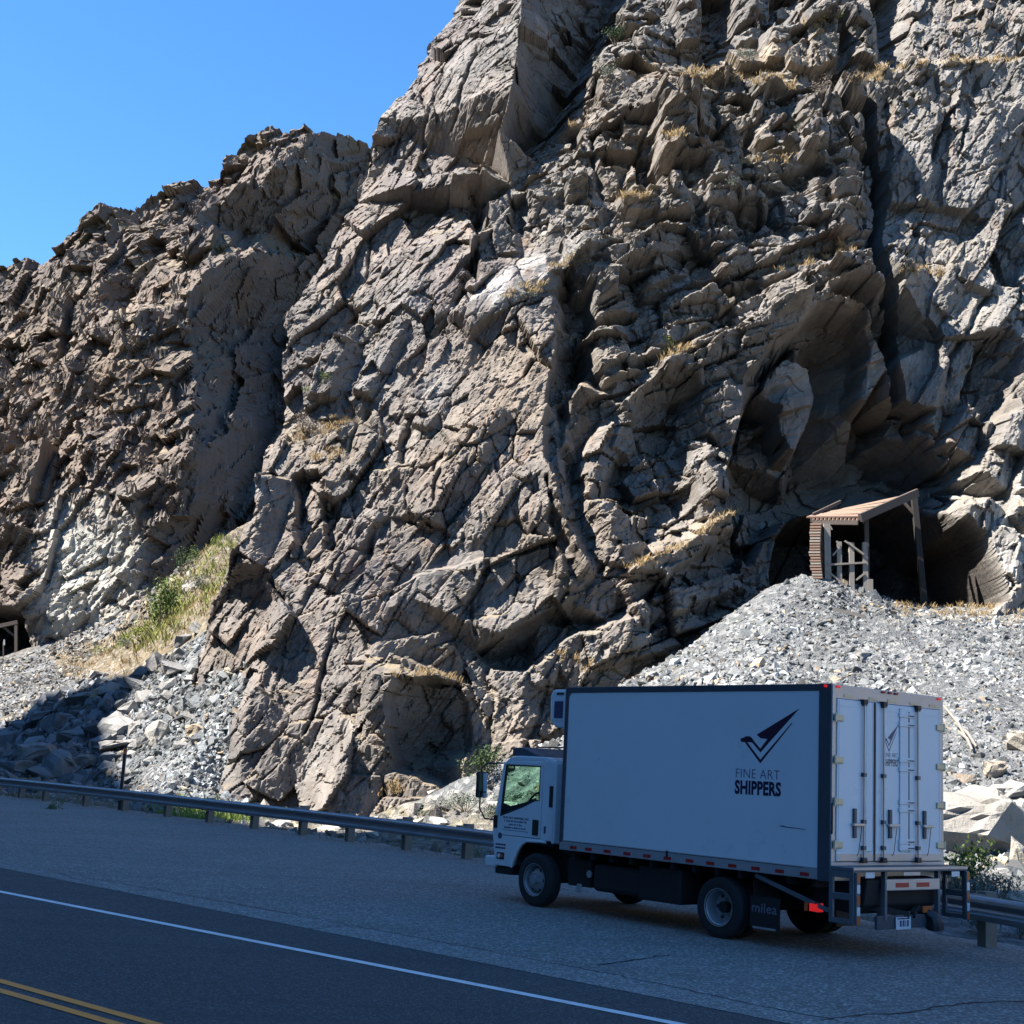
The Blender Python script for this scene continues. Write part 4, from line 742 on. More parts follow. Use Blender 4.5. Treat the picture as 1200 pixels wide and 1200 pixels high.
for s_ in sp:
    p, (d, n) = rail_at(s_); ang = math.atan2(d[1], d[0]) + random.uniform(-.06, .06); h_ = random.choice((.70, .76, .73))
    if post_me is None:
        o = MB().box(-.085, .085, -.1, .1, -.5, .75).build('post', M_wood, gr, .008); bo = MB().box(-.08, .08, -.09, .09, .36, .71).build('blockout', M_wood, o, .006); bo.location = (0, -.19, 0); post_me = (o, bo)
    else:
        o = post_me[0].copy(); C.objects.link(o); o.parent = gr; bo = post_me[1].copy(); C.objects.link(bo); bo.parent = o
    side = 1 if np.array([-math.sin(ang), math.cos(ang)]) @ n < 0 else -1
    o.location = (*(p - n * .29), 0); o.rotation_euler = (random.uniform(-.02, .02), random.uniform(-.02, .02), ang if side > 0 else ang + math.pi); o.scale = (1, 1, h_ / .75)
    if random.random() < .45:
        r_ = MB().obox((*(p + n * .085), .645), (*(d * .03), 0), (*(n * .006), 0), (0, 0, .025)).build('reflector', M_refl, gr)
# ------------------------------------------------------------------ the box truck (x forward, y left, z up; origin under the rear left corner of the box)
YAW = 2.266
tk = empty('box_truck', (4.111, 17.438, 0), YAW); tag(tk, 'white refrigerated box truck parked on the gravel turnout beside the guardrail', 'truck')
M_wp = plain('white_paint', (.74, .75, .76), .32, var=.03, sc=2, dirt=.10, dirtcol=(.40, .38, .34)); M_panel = plain('box_panel', (.76, .77, .78), .32, var=.025, sc=1.3, dirt=.2, dirtcol=(.48, .46, .42))
_t = M_panel.node_tree; _co = coords(_t, (1, 1, .35)); bump(_t, _t.nodes['Principled BSDF'], noise(_t, _co, 1.1, 2, .5), .35, .03)
M_alu = plain('aluminium_trim', (.50, .51, .52), .4, .6, .12, 4, dirt=.3, dirtcol=(.22, .21, .2)); M_dark = plain('dark_trim', (.05, .055, .065), .5, 0, .2); M_post = plain('dark_post', (.085, .095, .115), .45, .3, .15)
M_blk = plain('black_plastic', (.018, .018, .02), .45); M_chas = plain('chassis_black', (.014, .014, .015), .75, 0, .35); M_rub = plain('tyre_rubber', (.02, .02, .021), .8, 0, .25, 14)
M_steel = plain('bare_steel', (.50, .50, .50), .38, .8, .15, 5, dirt=.3); M_rim = plain('rim_silver', (.36, .37, .38), .42, .5, .12, 8, dirt=.45, dirtcol=(.10, .09, .08)); M_hinge = plain('hinge_zinc', (.74, .60, .38), .5, .25, .15, 12, dirt=.4, dirtcol=(.25, .20, .14))
M_red = plain('red_reflector', (.42, .02, .02), .3); M_wref = plain('white_reflector', (.7, .7, .7), .3); M_ora = plain('orange_reflector', (.55, .12, .03), .35, dirt=.4)
M_navy = plain('navy_vinyl', (.016, .014, .05), .4, var=.05); M_mar = plain('maroon_vinyl', (.035, .012, .035), .4, var=.05); M_bluegrey = plain('faded_vinyl', (.07, .075, .14), .4)
M_seat = plain('seat_cloth', (.03, .03, .034), .85); M_silt = plain('liftgate_steel', (.16, .18, .20), .55, .5, .25, 5, dirt=.5)
m, t, b = nodes('red_lamp'); b.inputs['Base Color'].default_value = (.5, .01, .01, 1); b.inputs['Emission Color'].default_value = (1, .03, .03, 1); b.inputs['Emission Strength'].default_value = .12; b.inputs['Roughness'].default_value = .25; M_lamp = m
m, t, b = nodes('side_glass'); t.nodes.remove(b); tr = N(t, 'ShaderNodeBsdfTransparent'); tr.inputs[0].default_value = (.74, .86, .80, 1); gl = N(t, 'ShaderNodeBsdfGlossy'); gl.inputs['Roughness'].default_value = .03
lw = N(t, 'ShaderNodeLayerWeight'); lw.inputs[0].default_value = .18; mx = N(t, 'ShaderNodeMixShader'); t.links.new(lw.outputs['Fresnel'], mx.inputs[0]); t.links.new(tr.outputs[0], mx.inputs[1]); t.links.new(gl.outputs[0], mx.inputs[2]); t.links.new(mx.outputs[0], t.nodes['Material Output'].inputs[0]); M_glass = m
m, t, b = nodes('mirror_glass'); b.inputs['Metallic'].default_value = 1; b.inputs['Roughness'].default_value = .05; b.inputs['Base Color'].default_value = (.8, .85, .85, 1); M_mirr = m
L, W, ZR, ZF, ZT = 4.91, 2.44, .90, 1.125, 3.30

def text(name, body, x0, x1, z0, z1, mat, parent, plane='side', off=0.0, bold=0.0, y=0.0):
    cu = bpy.data.curves.new(name, 'FONT'); cu.body = body; cu.size = 1; cu.offset = bold; cu.extrude = .01; cu.resolution_u = 3; cu.space_character = 1.04
    o = bpy.data.objects.new(name, cu); C.objects.link(o); dg = bpy.context.evaluated_depsgraph_get(); me = bpy.data.meshes.new_from_object(o.evaluated_get(dg)); bpy.data.objects.remove(o); bpy.data.curves.remove(cu)
    V = np.array([v.co for v in me.vertices]); lo, hi = V.min(0), V.max(0); u = (V[:, 0] - lo[0]) / (hi[0] - lo[0]); q = (V[:, 1] - lo[1]) / (hi[1] - lo[1]); e = (V[:, 2] - lo[2]) / (hi[2] - lo[2] + 1e-9) * .0015
    if plane == 'side': co_ = np.stack([x0 + (x1 - x0) * u, y + e, z0 + (z1 - z0) * q], 1)
    else: co_ = np.stack([y - e, x0 + (x1 - x0) * u, z0 + (z1 - z0) * q], 1)
    for v, p in zip(me.vertices, co_): v.co = p
    me.materials.clear(); return link(name, me, mat, parent)
LOGO = [[(95,452),(140,440),(165,425),(210,425),(240,438),(262,470),(352,560),(440,452),(352,444),(302,405),(835,108),(470,480),(355,602),(245,492),(165,492),(100,490)],
        [(150,492),(185,494),(355,680),(735,270),(748,272),(355,722)]]
def logo(parent, fx, fz, plane, y, mat):
    mb = MB()
    for poly in LOGO:
        P = [(fx(px), fz(py)) for px, py in poly]; mb.prism(P, y, y + (.0015 if plane == 'y' else -.0015), plane)
    return mb.build('logo', mat, parent)
# cargo box: body, side panel, rails, posts
cb = MB().box(.06, L - .02, -W + .03, -.03, ZR + .02, ZT - .02).build('cargo_box', M_panel, tk)
rr = .10; zt_, zb_, xf_, xr_ = ZT - .085, 1.045, L - .07, .19
arc = [(xf_ - rr + rr * math.cos(a), zt_ - rr + rr * math.sin(a)) for a in np.linspace(0, math.pi / 2, 6)]
MB().prism([(xr_, zb_), (xf_, zb_)] + arc + [(xr_, zt_)], -.03, -.006).build('side_panel', M_panel, cb); MB().prism([(xr_, zb_), (xf_, zb_), (xf_, zt_), (xr_, zt_)], -W + .03, -W + .006).build('side_panel', M_panel, cb)
for y0, y1 in ((-.032, .004), (-W - .004, -W + .032)):
    MB().box(.02, L, y0, y1, ZT - .085, ZT).build('top_rail', M_post, cb, .008); br = MB().box(.02, L, y0, y1 + 0, ZR, 1.045).build('bottom_rail', M_alu, cb, .006)
    MB().box(L - .07, L + .012, y0, y1 + .001, 1.0, ZT + .002).build('corner_post', M_post, cb, .01); MB().box(0.0, .19, y0 - .002, y1 + .002, ZR - .01, ZT + .004).build('corner_post', M_post, cb, .008)
MB().box(.02, L, -W + .02, -.02, ZT - .02, ZT + .003).build('roof', M_alu, cb)
MB().box(L - .02, L + .008, -W + .03, -.03, ZR, ZT - .02).build('front_panel', M_wp, cb)
for k, x in enumerate((4.60, 4.28, 3.89, 3.49, 3.10, 2.71, 2.30, 1.93, 1.55, 1.16, .77, .38)): MB().box(x - .07, x + .07, .004, .0065, .925, .97).build('marker_strip', M_red, cb)
MB().box(.4, L, .003, .0055, 1.022, 1.03).build('rivet_line', M_dark, cb); MB().box(2.74, 2.70, .004, .007, .96, 1.05).build('dent', M_blk, cb)
MB().prism([(.80, 1.505), (.74, 1.517), (.69, 1.507), (.38, 1.492), (.38, 1.486), (.70, 1.496)], -.0055, -.0035).build('scrape', M_bluegrey, cb)
sx = lambda px: 1.52 - (px - 75) / 835 * 1.19 * .92 - .03; sz_ = lambda py: 2.995 - (py - 108) / 614 * .715
lp = cb
logo(cb, sx, sz_, 'y', -.0065, M_mar)
text('lettering', 'FINE ART', 1.53, .80, 2.085, 2.20, M_bluegrey, cb, 'side', y=-.0058, bold=-.012); text('lettering', 'SHIPPERS', 1.545, .775, 1.87, 2.055, M_navy, cb, 'side', y=-.0058, bold=.042)
MB().box(.06, .10, .004, .03, ZT - .045, ZT - .01).build('marker_light', M_lamp, cb, .006)
# rear frame and doors
rf = MB().box(-.02, .03, -.075, .0, ZF, ZT).box(-.02, .03, -W, -W + .075, ZF, ZT).box(-.018, .03, -W + .07, -.07, 3.125, ZT - .002).box(-.022, .03, -W, .0, ZR, ZF).build('rear_frame', M_alu, tk, .006)
for y in (-.32, -.85, -1.25, -1.75, -2.2): MB().box(-.0245, -.02, y - .09, y + .09, 3.15, 3.185).build('marker_strip', M_hinge, rf)
for y in (-.10, -1.06, -1.20, -1.34, -2.33): MB().box(-.04, -.018, y - .035, y + .035, 3.255, 3.285).build('marker_light', M_lamp if y in (-.10, -2.33) else M_red, rf, .006)
def rod(y, parent):
    r_ = MB().tube([(-.062, y, 1.13), (-.062, y, 3.13)], .014, 8).build('lock_rod', M_steel, parent, smooth=True)
    for z in (3.09, 2.2, 1.62, 1.30, 1.16): MB().box(-.075, -.032, y - .035, y + .035, z - .025, z + .025).build('rod_bracket', M_dark, parent, .005)
    for z in (3.115, 1.145): MB().box(-.085, -.02, y - .045, y + .045, z - .03, z + .03).build('rod_cam', M_blk, parent, .006)
for y0, y1, hs_, lat in ((-.855, -.085, -.085, (-.43,)), (-2.355, -.862, -2.355, (-1.18, -1.95))):
    d = MB().box(-.032, .02, y0, y1, ZF + .012, 3.12).build('rear_door', M_panel, tk, .004)
    # raised moulding, kick strip
    MB().box(-.036, -.031, y0 + .05, y1 - .05, 3.03, 3.036).box(-.036, -.031, y0 + .03, y0 + .036, 1.25, 3.1).box(-.036, -.031, y1 - .036, y1 - .03, 1.25, 3.1).build('moulding', M_wp, d)
    MB().box(-.037, -.031, y0 + .01, y1 - .01, 1.14, 1.225).build('kick_strip', M_alu, d)
    for z in (2.885, 2.365, 1.855, 1.335):
        s_ = 1 if hs_ > -1 else -1; a, e_ = hs_ + .075 * s_, hs_ - .11 * s_
        h_ = MB().box(-.056, -.032, min(a, e_), max(a, e_), z - .042, z + .042).build('hinge', M_hinge, d, .012); MB().tube([(-.05, hs_ + .06 * s_, z - .055), (-.05, hs_ + .06 * s_, z + .055)], .016, 8).build('hinge_pin', M_hinge, d, smooth=True)
    for y in ((-.61,) if hs_ > -1 else (-1.03, -1.79)): rod(y, d)
    for y in lat:
        MB().box(-.066, -.032, y - .028, y + .028, 1.42, 1.78).build('latch', M_post, d, .008); MB().box(-.09, -.05, y - .16, y + .06, 1.565, 1.60).build('latch_handle', M_steel, d, .006)
        MB().tube([(-.07, y - .12, 1.57), (-.075, y - .05, 1.25), (-.07, y - .02, 1.2)], .005, 6).build('strap', M_blk, d)
    if hs_ < -1:
        MB().box(-.05, -.032, -1.68, -1.40, 1.25, 3.09).build('rib_panel', M_wp, d, .01); MB().box(-.056, -.05, -1.60, -1.585, 1.25, 3.05).build('door_seam', M_post, d)
        for z in (3.0, 2.88, 2.42, 2.30, 1.88, 1.78, 1.38, 1.30): MB().box(-.06, -.03, -1.70, -1.38, z - .03, z + .03).build('side_door_hinge', M_wp, d, .006); MB().box(-.064, -.05, -1.70, -1.56, z - .012, z + .004).build('hinge_shadow', M_post, d)  # thin dark bars paint in the shadows at the hinges
        logo(d, lambda px: -1.055 - (px - 75) / 770 * .33, lambda py: 2.87 - (py - 108) / 614 * .36, 'x', -.0325, M_bluegrey)
        text('lettering', 'FINE ART', -1.07, -1.37, 2.445, 2.50, M_bluegrey, d, 'rear', y=-.0325, bold=-.01); text('lettering', 'SHIPPERS', -1.07, -1.37, 2.33, 2.42, M_mar, d, 'rear', y=-.0325, bold=.015)
    else:
        MB().box(-.05, -.032, -.80, -.66, 1.25, 3.10).build('rib_panel', M_wp, d, .01)
MB().box(-.045, -.033, -.872, -.845, 1.14, 3.12).build('door_seal', M_blk, tk)
MB().tube([(-.03, .01, 1.83), (-.05, .03, 1.8), (-.05, .03, 1.5), (-.03, .01, 1.47)], .012, 8).build('grab_handle', M_blk, tk, smooth=True)
# lift gate, bumper, tail
lg = MB().box(-.36, -.02, -W - .02, .02, 1.035, 1.085).build('lift_gate', M_silt, tk, .008)
MB().box(-.365, -.355, -W - .02, .02, 1.06, 1.09).build('gate_edge', M_alu, lg)
for y0, y1 in ((-.02, .02), (-W - .02, -W + .02)):
    sp_ = MB()
    sp_.box(-.36, -.30, y0, y1, .42, 1.035).box(-.06, .0, y0, y1, .42, 1.035).box(-.30, -.06, y0, y1, .96, 1.035).box(-.30, -.06, y0, y1, .70, .78).box(-.30, -.06, y0, y1, .42, .48)
    sp_.build('gate_plate', M_silt, lg, .006)
for y in (-.03, -W + .03): 
    MB().box(-.40, -.36, y - .035, y + .035, .42, 1.03).build('gate_column', M_silt, lg, .006)
    for z, mm in ((.97, M_ora), (.84, M_wref), (.71, M_ora), (.58, M_wref), (.47, M_ora)): MB().box(-.4035, -.40, y - .03, y + .03, z - .05, z + .05).build('reflector', mm, lg)
for y in (-.30, -2.16): MB().box(-.374, -.366, y - .09, y + .09, .965, 1.03).build('reflector', M_wref, lg)
MB().box(-.376, -.366, -1.36, -1.0, .985, 1.03).build('lamp_bracket', M_alu, lg, .004)
MB().prism([(-.24, .93), (-.05, .95), (.55, .80), (.60, .55), (-.05, .50), (-.20, .62)], -1.98, -.42).build('folded_platform', M_chas, lg, .02)
bp = MB().box(-.32, -.24, -1.88, -.72, .80, .94).build('rear_bumper', M_alu, tk, .01)
for y in (-1.05, -1.50): MB().box(-.3235, -.32, y - .14, y + .14, .84, .895).build('reflector', M_red, bp)
for y in (-.72, -1.88): MB().bar((-.28, y, .45), (-.28, y, 1.03), .06, .05).build('gate_arm', M_silt, lg)
MB().bar((-.02, -.5, .62), (-.30, -1.2, .50), .06, .08).bar((-.02, -1.9, .62), (-.30, -1.3, .50), .06, .08).build('gate_linkage', M_chas, lg)
MB().box(-.30, -.26, -1.75, -.55, .34, .50).build('tail_beam', M_post, tk, .008)
lpl = MB().box(-.318, -.312, -1.24, -.92, .33, .48).build('licence_plate', M_wref, tk, .004); MB().box(-.32, -.318, -1.21, -.95, .455, .470).build('plate_band', M_navy, lpl)
MB().box(-.32, -.318, -1.19, -1.15, .365, .44).box(-.32, -.318, -1.13, -1.12, .365, .44).box(-.32, -.318, -1.10, -1.06, .365, .44).box(-.32, -.318, -1.04, -1.0, .365, .44).build('plate_marks', M_bluegrey, lpl)
MB().tube([(-.30, -1.62, .52), (-.36, -1.66, .48), (-.37, -1.68, .40), (-.36, -1.70, .34)], [.05, .07, .10, .12], 10).build('hanging_hose_coil', M_blk, tk, smooth=True)
MB().tube([(.0, -1.5, .6), (-.15, -1.62, .5), (-.3, -1.65, .52)], .02, 8).build('cable', M_blk, tk, smooth=True)
MB().box(-.325, -.30, -1.70, -1.50, .52, .60).build('tail_light', M_ora, tk, .006)
tl_ = MB().box(.20, .235, -.14, .0, .50, .62).build('tail_light', M_chas, tk, .006); MB().box(.19, .20, -.13, -.01, .51, .61).box(.20, .30, -.012, .006, .515, .605).build('lens', M_lamp, tl_); MB().box(.335, .38, -.012, .006, .51, .61).build('amber_lens', M_ora, tl_)
# chassis
ch = MB().box(-.02, 6.1, -.92, -.82, .52, .74).box(-.02, 6.1, -1.62, -1.52, .52, .74).build('chassis_frame', M_chas, tk)
cm = MB()
for x in (.3, 1.2, 2.3, 3.2, 4.1): cm.box(x, x + .08, -1.53, -.91, .55, .70)
for x in np.arange(.25, 4.9, .4): cm.box(x, x + .06, -W + .06, -.06, .80, .90)
cm.box(.05, 4.85, -.95, -.8, .74, .81).box(.05, 4.85, -1.65, -1.5, .74, .81).build('cross_members', M_chas, tk)
MB().box(3.0, 4.3, -.62, -.12, .36, .74).build('fuel_tank', M_chas, tk, .06); MB().box(2.55, 3.35, -.55, -.10, .34, .80).build('skirt_box', M_chas, tk, .02); MB().box(4.45, 4.95, -.6, -.22, .38, .78).build('battery_box', M_chas, tk, .03)
MB().box(4.62, 4.72, -.22, -.20, .30, .42).build('tank_cap', M_alu, tk, .01); MB().tube([(4.45, -.21, .58), (4.45, -.19, .58)], .055, 16).build('filler_cap', M_alu, tk, smooth=True)
MB().box(2.5, 4.4, -W + .1, -W + .55, .4, .76).build('toolbox', M_chas, tk, .03); MB().tube([(1.82, -.25, .395), (1.82, -W + .25, .395)], .07, 10).build('rear_axle', M_chas, tk, smooth=True); MB().tube([(5.59, -.3, .395), (5.59, -W + .3, .395)], .06, 10).build('front_axle', M_chas, tk, smooth=True)
MB().tube([(1.82, -W / 2, .40), (5.2, -W / 2, .62)], .06, 10).build('drive_shaft', M_chas, tk, smooth=True)
mf = MB().box(1.25, 1.262, -.62, -.08, .16, .80).build('mud_flap', M_blk, tk); MB().box(1.25, 1.262, -W + .08, -W + .62, .16, .80).build('mud_flap', M_blk, tk)
sg = MB().box(.82, 1.30, -.085, -.07, .20, .60).build('mud_guard', M_chas, tk); text('lettering', 'milea', 1.27, .86, .40, .52, plain('faded_white_vinyl', (.16, .16, .20), .5), sg, 'side', y=-.069, bold=.012); MB().box(.88, 1.25, -.07, -.067, .20, .225).build('guard_strip', M_alu, sg)
MB().bar((1.2, -.05, .86), (.05, -.03, .55), .03, .05).build('side_strut', M_silt, tk)
def wheel(x, y, dual, out, deep):
    w_ = MB().lathe([(.225, -.10), (.30, -.112), (.36, -.108), (.385, -.095), (.394, -.06), (.394, -.02), (.386, -.018), (.386, .018), (.394, .02), (.394, .06), (.385, .095), (.36, .108), (.30, .112), (.225, .10)], (x, y, .394), 44).build('wheel', M_rub, tk, smooth=True)
    s_ = out; 
    rim = [(.232, .112 * s_), (.245, .116 * s_), (.236, .10 * s_), (.215, .085 * s_), (.20, .02 * s_)] + ([(.19, -.06 * s_), (.12, -.075 * s_), (.06, -.07 * s_), (.0, -.07 * s_)] if deep else [(.19, .0), (.165, .055 * s_), (.11, .085 * s_), (.07, .085 * s_), (.065, .15 * s_), (.0, .155 * s_)])
    MB().lathe(rim, (x, y, .394), 44).build('rim', M_rim, w_, smooth=True)
    hb = MB(); zc = -.068 if deep else .078
    for k in range(6):
        a = k * math.pi / 3 + .3; hb.tube([(x + .105 * math.cos(a), y + zc * s_, .394 + .105 * math.sin(a)), (x + .105 * math.cos(a), y + (zc + .035) * s_, .394 + .105 * math.sin(a))], .014, 6)
    hb.build('wheel_nuts', M_steel, w_)
    ho = MB(); hz_, hr_ = (-.069, .155) if deep else (.052, .155)
    for k in range(6):
        a = k * math.pi / 3; ho.tube([(x + hr_ * math.cos(a), y + (hz_) * s_, .394 + hr_ * math.sin(a)), (x + hr_ * math.cos(a), y + (hz_ + .012) * s_, .394 + hr_ * math.sin(a))], .024, 10)
    ho.build('hand_holes', M_blk, w_)
    if deep: MB().lathe([(.075, -.07 * s_), (.07, .03 * s_), (.0, .035 * s_)], (x, y, .394), 20).build('hub', M_chas, w_, smooth=True)
    if dual: MB().lathe([(.2, -.10), (.30, -.112), (.385, -.095), (.394, -.06), (.394, .06), (.385, .095), (.30, .112), (.2, .10)], (x, y - .27 * s_, .394), 36, True).build('inner_tyre', M_rub, w_, smooth=True)
wheel(1.82, -.16, True, 1, True); wheel(1.82, -W + .16, True, -1, True); wheel(5.59, -.24, False, 1, False); wheel(5.59, -W + .24, False, -1, False)
# refrigeration unit on the box nose
ru = MB().prism([(L + .01, 2.66), (5.30, 2.70), (5.42, 2.80), (5.44, 3.18), (5.38, 3.28), (L + .01, 3.28)], -2.29, -.15).build('refrigeration_unit', M_wp, tk, .03)
MB().box(5.08, 5.36, -.151, -.143, 2.80, 3.16).build('unit_panel', M_panel, ru, .004); MB().box(5.12, 5.32, -.143, -.139, 2.84, 3.10).build('unit_grille', M_bluegrey, ru); MB().box(5.12, 5.28, -.151, -.14, 3.20, 3.23).build('unit_vent', M_blk, ru)
# ---- cab
yl, yr = -.17, -2.27
cab = MB().box(5.24, 5.30, yr, yl, .95, 2.16).build('cab', M_wp, tk, .02)
roofp = [(5.26, 2.13), (5.30, 2.20), (5.5, 2.245), (6.2, 2.245), (6.36, 2.215), (6.47, 2.15), (6.46, 2.11), (5.3, 2.12)]
MB().prism(roofp, yr + .01, yl - .01).build('cab_roof', M_wp, cab, .02)
MB().box(5.30, 6.62, yr + .05, yl - .05, .90, .98).build('cab_floor', M_chas, cab)
for s_, y in ((1, yl), (-1, yr)):
    y0, y1 = (y - .05, y) if s_ > 0 else (y, y + .05)
    MB().prism([(5.25, .985), (5.545, .985), (5.545, 2.15), (5.50, 2.20), (5.28, 2.17)], y0, y1).build('rear_quarter', M_wp, cab, .012)
    yo = y + .004 * s_
    MB().box(5.29, 5.37, min(yo, y), max(yo, y) + (.004 if s_ > 0 else 0), 1.49, 1.81).build('cab_vent', M_blk, cab)
    # front corner with wheel arch
    arch = [(6.17, .56), (6.12, .68), (6.05, .80), (5.95, .90), (5.83, .955), (5.55, .965)]
    MB().prism([(6.60, .53), (6.64, .80), (6.69, 1.0), (6.70, 1.22), (6.62, 1.30), (6.575, 1.28), (6.575, 1.0), (5.56, 1.0)] + arch[::-1] + [(6.19, .53)], y0, y1).build('front_corner', M_wp, cab, .012)
    lip_ = [(p[0], p[1]) for p in arch]; MB().tube([(px, y + .012 * s_, pz) for px, pz in [(5.40, .965)] + arch[::-1] + [(6.18, .53)]], .022, 8).build('wheel_arch_lip', M_wp, cab, smooth=True)
    dr_ = MB().prism([(5.555, 1.008), (6.568, 1.008), (6.568, 1.30), (6.515, 1.295), (5.95, 1.47), (5.72, 1.565), (5.555, 1.575)], y0, y1).prism([(5.555, 1.576), (5.605, 1.576), (5.605, 2.10), (5.555, 2.10)], y0, y1).prism([(5.555, 2.101), (6.44, 2.101), (6.45, 2.145), (5.60, 2.165), (5.555, 2.15)], y0, y1).prism([(6.516, 1.296), (6.568, 1.301), (6.53, 1.75), (6.47, 2.10), (6.43, 2.10), (6.475, 1.75)], y0, y1).build('door', M_wp, cab, .006)
    gp = [(6.512, 1.30), (5.95, 1.475), (5.72, 1.568), (5.61, 1.578), (5.61, 2.098), (6.428, 2.098), (6.472, 1.75)]
    ym = (y0 + y1) / 2; MB().prism(gp, ym - .003, ym + .003).build('side_window', M_glass, cab)
    MB().tube([(a, ym + .015 * s_, c_) for a, c_ in gp + gp[:1]], .016, 6).build('window_seal', M_blk, cab)
    MB().prism([(6.50, 1.305), (5.95, 1.478), (5.72, 1.572), (5.70, 1.615), (5.95, 1.535), (6.30, 1.46), (6.47, 1.50)], ym + .004 * s_ - .004, ym + .004 * s_ + .004).build('window_shade', M_blk, cab)
    MB().box(5.59, 5.73, min(y, y + .014 * s_), max(y, y + .014 * s_), 1.05, 1.285).build('door_handle', M_blk, cab, .02)
    MB().box(6.575, 6.67, min(y, y + .014 * s_), max(y, y + .014 * s_), 1.10, 1.30).build('mirror_base', M_blk, cab, .015)
    sl_ = MB().box(6.37, 6.55, min(y, y + .012 * s_), max(y, y + .012 * s_), .63, .735).build('side_lamp', M_blk, cab, .02); MB().tube([(6.49, y + .008 * s_, .684), (6.49, y + .02 * s_, .684)], .034, 14).build('lamp_lens', M_wref, cab); MB().tube([(6.42, y + .008 * s_, .684), (6.42, y + .018 * s_, .684)], .026, 14).build('lamp_lens', M_ora, cab)
    MB().tube([(6.63, y - .01 * s_, 1.22), (6.74, y + .14 * s_, 1.24), (6.78, y + .22 * s_, 1.40), (6.78, y + .22 * s_, 2.02), (6.72, y + .16 * s_, 2.10), (6.50, y, 2.12)], .013, 8).build('mirror_arm', M_blk, cab, smooth=True)
    mr = MB().box(6.74, 6.81, y + (.11 if s_ > 0 else -.31), y + (.31 if s_ > 0 else -.11), 1.56, 1.97).build('mirror', M_blk, cab, .025); MB().box(6.734, 6.741, y + (.13 if s_ > 0 else -.29), y + (.29 if s_ > 0 else -.13), 1.66, 1.95).build('mirror_glass', M_mirr, cab)
    MB().box(6.735, 6.742, y + (.13 if s_ > 0 else -.29), y + (.29 if s_ > 0 else -.13), 1.57, 1.64).build('mirror_spot_glass', M_mirr, cab)
    MB().prism([(6.60, .50), (6.85, .50), (6.87, .62), (6.84, .66), (6.62, .66)], min(y - .35 * s_, y - .01 * s_), max(y - .35 * s_, y - .01 * s_)).build('bumper_end', M_wp, cab, .02)
    MB().box(6.655, 6.70, min(y - .34 * s_, y - .04 * s_), max(y - .34 * s_, y - .04 * s_), .72, .90).build('headlight', M_wref, cab, .02)
    MB().box(5.6, 6.5, min(y - .045 * s_, y - .10 * s_), max(y - .045 * s_, y - .10 * s_), .98, 1.35).build('door_card', M_seat, cab, .02)
MB().box(6.60, 6.655, yr + .05, yl - .05, .66, 1.30).build('front_panel', M_wp, cab, .03); MB().box(6.655, 6.665, yr + .5, yl - .5, .80, .95).build('grille', M_blk, cab, .005)
MB().box(6.62, 6.88, yr + .34, yl - .34, .50, .66).build('front_bumper', M_wp, cab, .02); MB().box(6.25, 6.66, yr + .06, yl - .06, .40, .52).build('bumper_valance', M_blk, cab, .02)
MB().obox((6.535, (yl + yr) / 2, 1.71), (.065, 0, -.40), (0, .98, 0), (.004, 0, .001)).build('windshield', M_glass, cab)
for y in (yl - .03, yr + .03): MB().bar((6.625, y, 1.28), (6.46, y, 2.14), .06, .07, (0, 1, 0)).build('windscreen_pillar', M_wp, cab, .012)
MB().box(6.28, 6.56, yr + .08, yl - .08, 1.05, 1.33).build('dashboard', M_blk, cab, .04)
sw = [(6.12 + .06 * math.sin(a) * .9, -.62 + .21 * math.cos(a), 1.50 + .20 * math.sin(a)) for a in np.linspace(0, 2 * math.pi, 25)]; sw = [(6.14 + (z - 1.5) * -.45, y, z) for x, y, z in sw]
MB().tube(sw, .016, 8, False).tube([(6.14, -.62, 1.5), (6.14 + .09, -.80, 1.5)], .014, 6).tube([(6.14, -.82, 1.5), (6.14, -.42, 1.5)], .016, 6).tube([(6.14, -.62, 1.5), (6.42, -.62, 1.2)], .03, 8).build('steering_wheel', M_blk, cab, smooth=True)
for y in (-.62, -1.35, -1.85):
    st = MB().box(5.42, 5.92, y - .24, y + .24, 1.0, 1.20).build('seat', M_seat, cab, .05); MB().prism([(5.34, 1.18), (5.50, 1.18), (5.44, 1.56), (5.34, 1.60)], y - .22, y + .22).build('seat_back', M_seat, cab, .03)
MB().prism([(6.45, 2.24), (6.44, 2.37), (6.20, 2.385), (5.75, 2.25)], yr + .15, yl - .12).build('roof_deflector', M_post, cab, .02)
MB().tube([(6.2, -.62, 2.40), (5.0, -.62, 2.415)], .012, 6).build('roof_pipe', M_blk, cab); MB().box(5.0, 5.24, -.75, -.6, 1.0, 2.35).build('snorkel', M_blk, cab, .03)
MB().box(4.95, 6.35, -1.85, -.50, .42, .97).box(5.28, 6.22, -.55, -.2, .945, .965).build('engine_block', M_chas, tk, .02); MB().box(4.95, 5.22, -2.1, -.35, .8, 1.5).build('engine_cover', M_chas, cab, .04)
MB().tube([(5.22, -.35, 1.0), (5.1, -.3, 1.6), (5.05, -.3, 2.0)], .02, 6).build('cab_hose', M_blk, cab)
text('lettering', 'FINE ART SHIPPERS, INC', 6.44, 5.82, 1.255, 1.295, M_navy, cab, 'side', y=yl + .001, bold=.02)
for z, a, e_ in ((1.215, 6.41, 5.86), (1.165, 6.30, 5.97), (1.115, 6.41, 5.88)):
    q_ = MB(); x = a; k_ = 0
    while x > e_ + .02:
        wd = random.uniform(.012, .034); q_.box(x - wd, x, yl, yl + .0015, z, z + random.choice((.018, .022, .026))); x -= wd + random.choice((.007, .007, .02))
    q_.build('door_small_print', M_bluegrey, cab)
MB().box(5.83, 6.45, yl, yl + .0015, 1.082, 1.09).build('door_rule', M_bluegrey, cab)
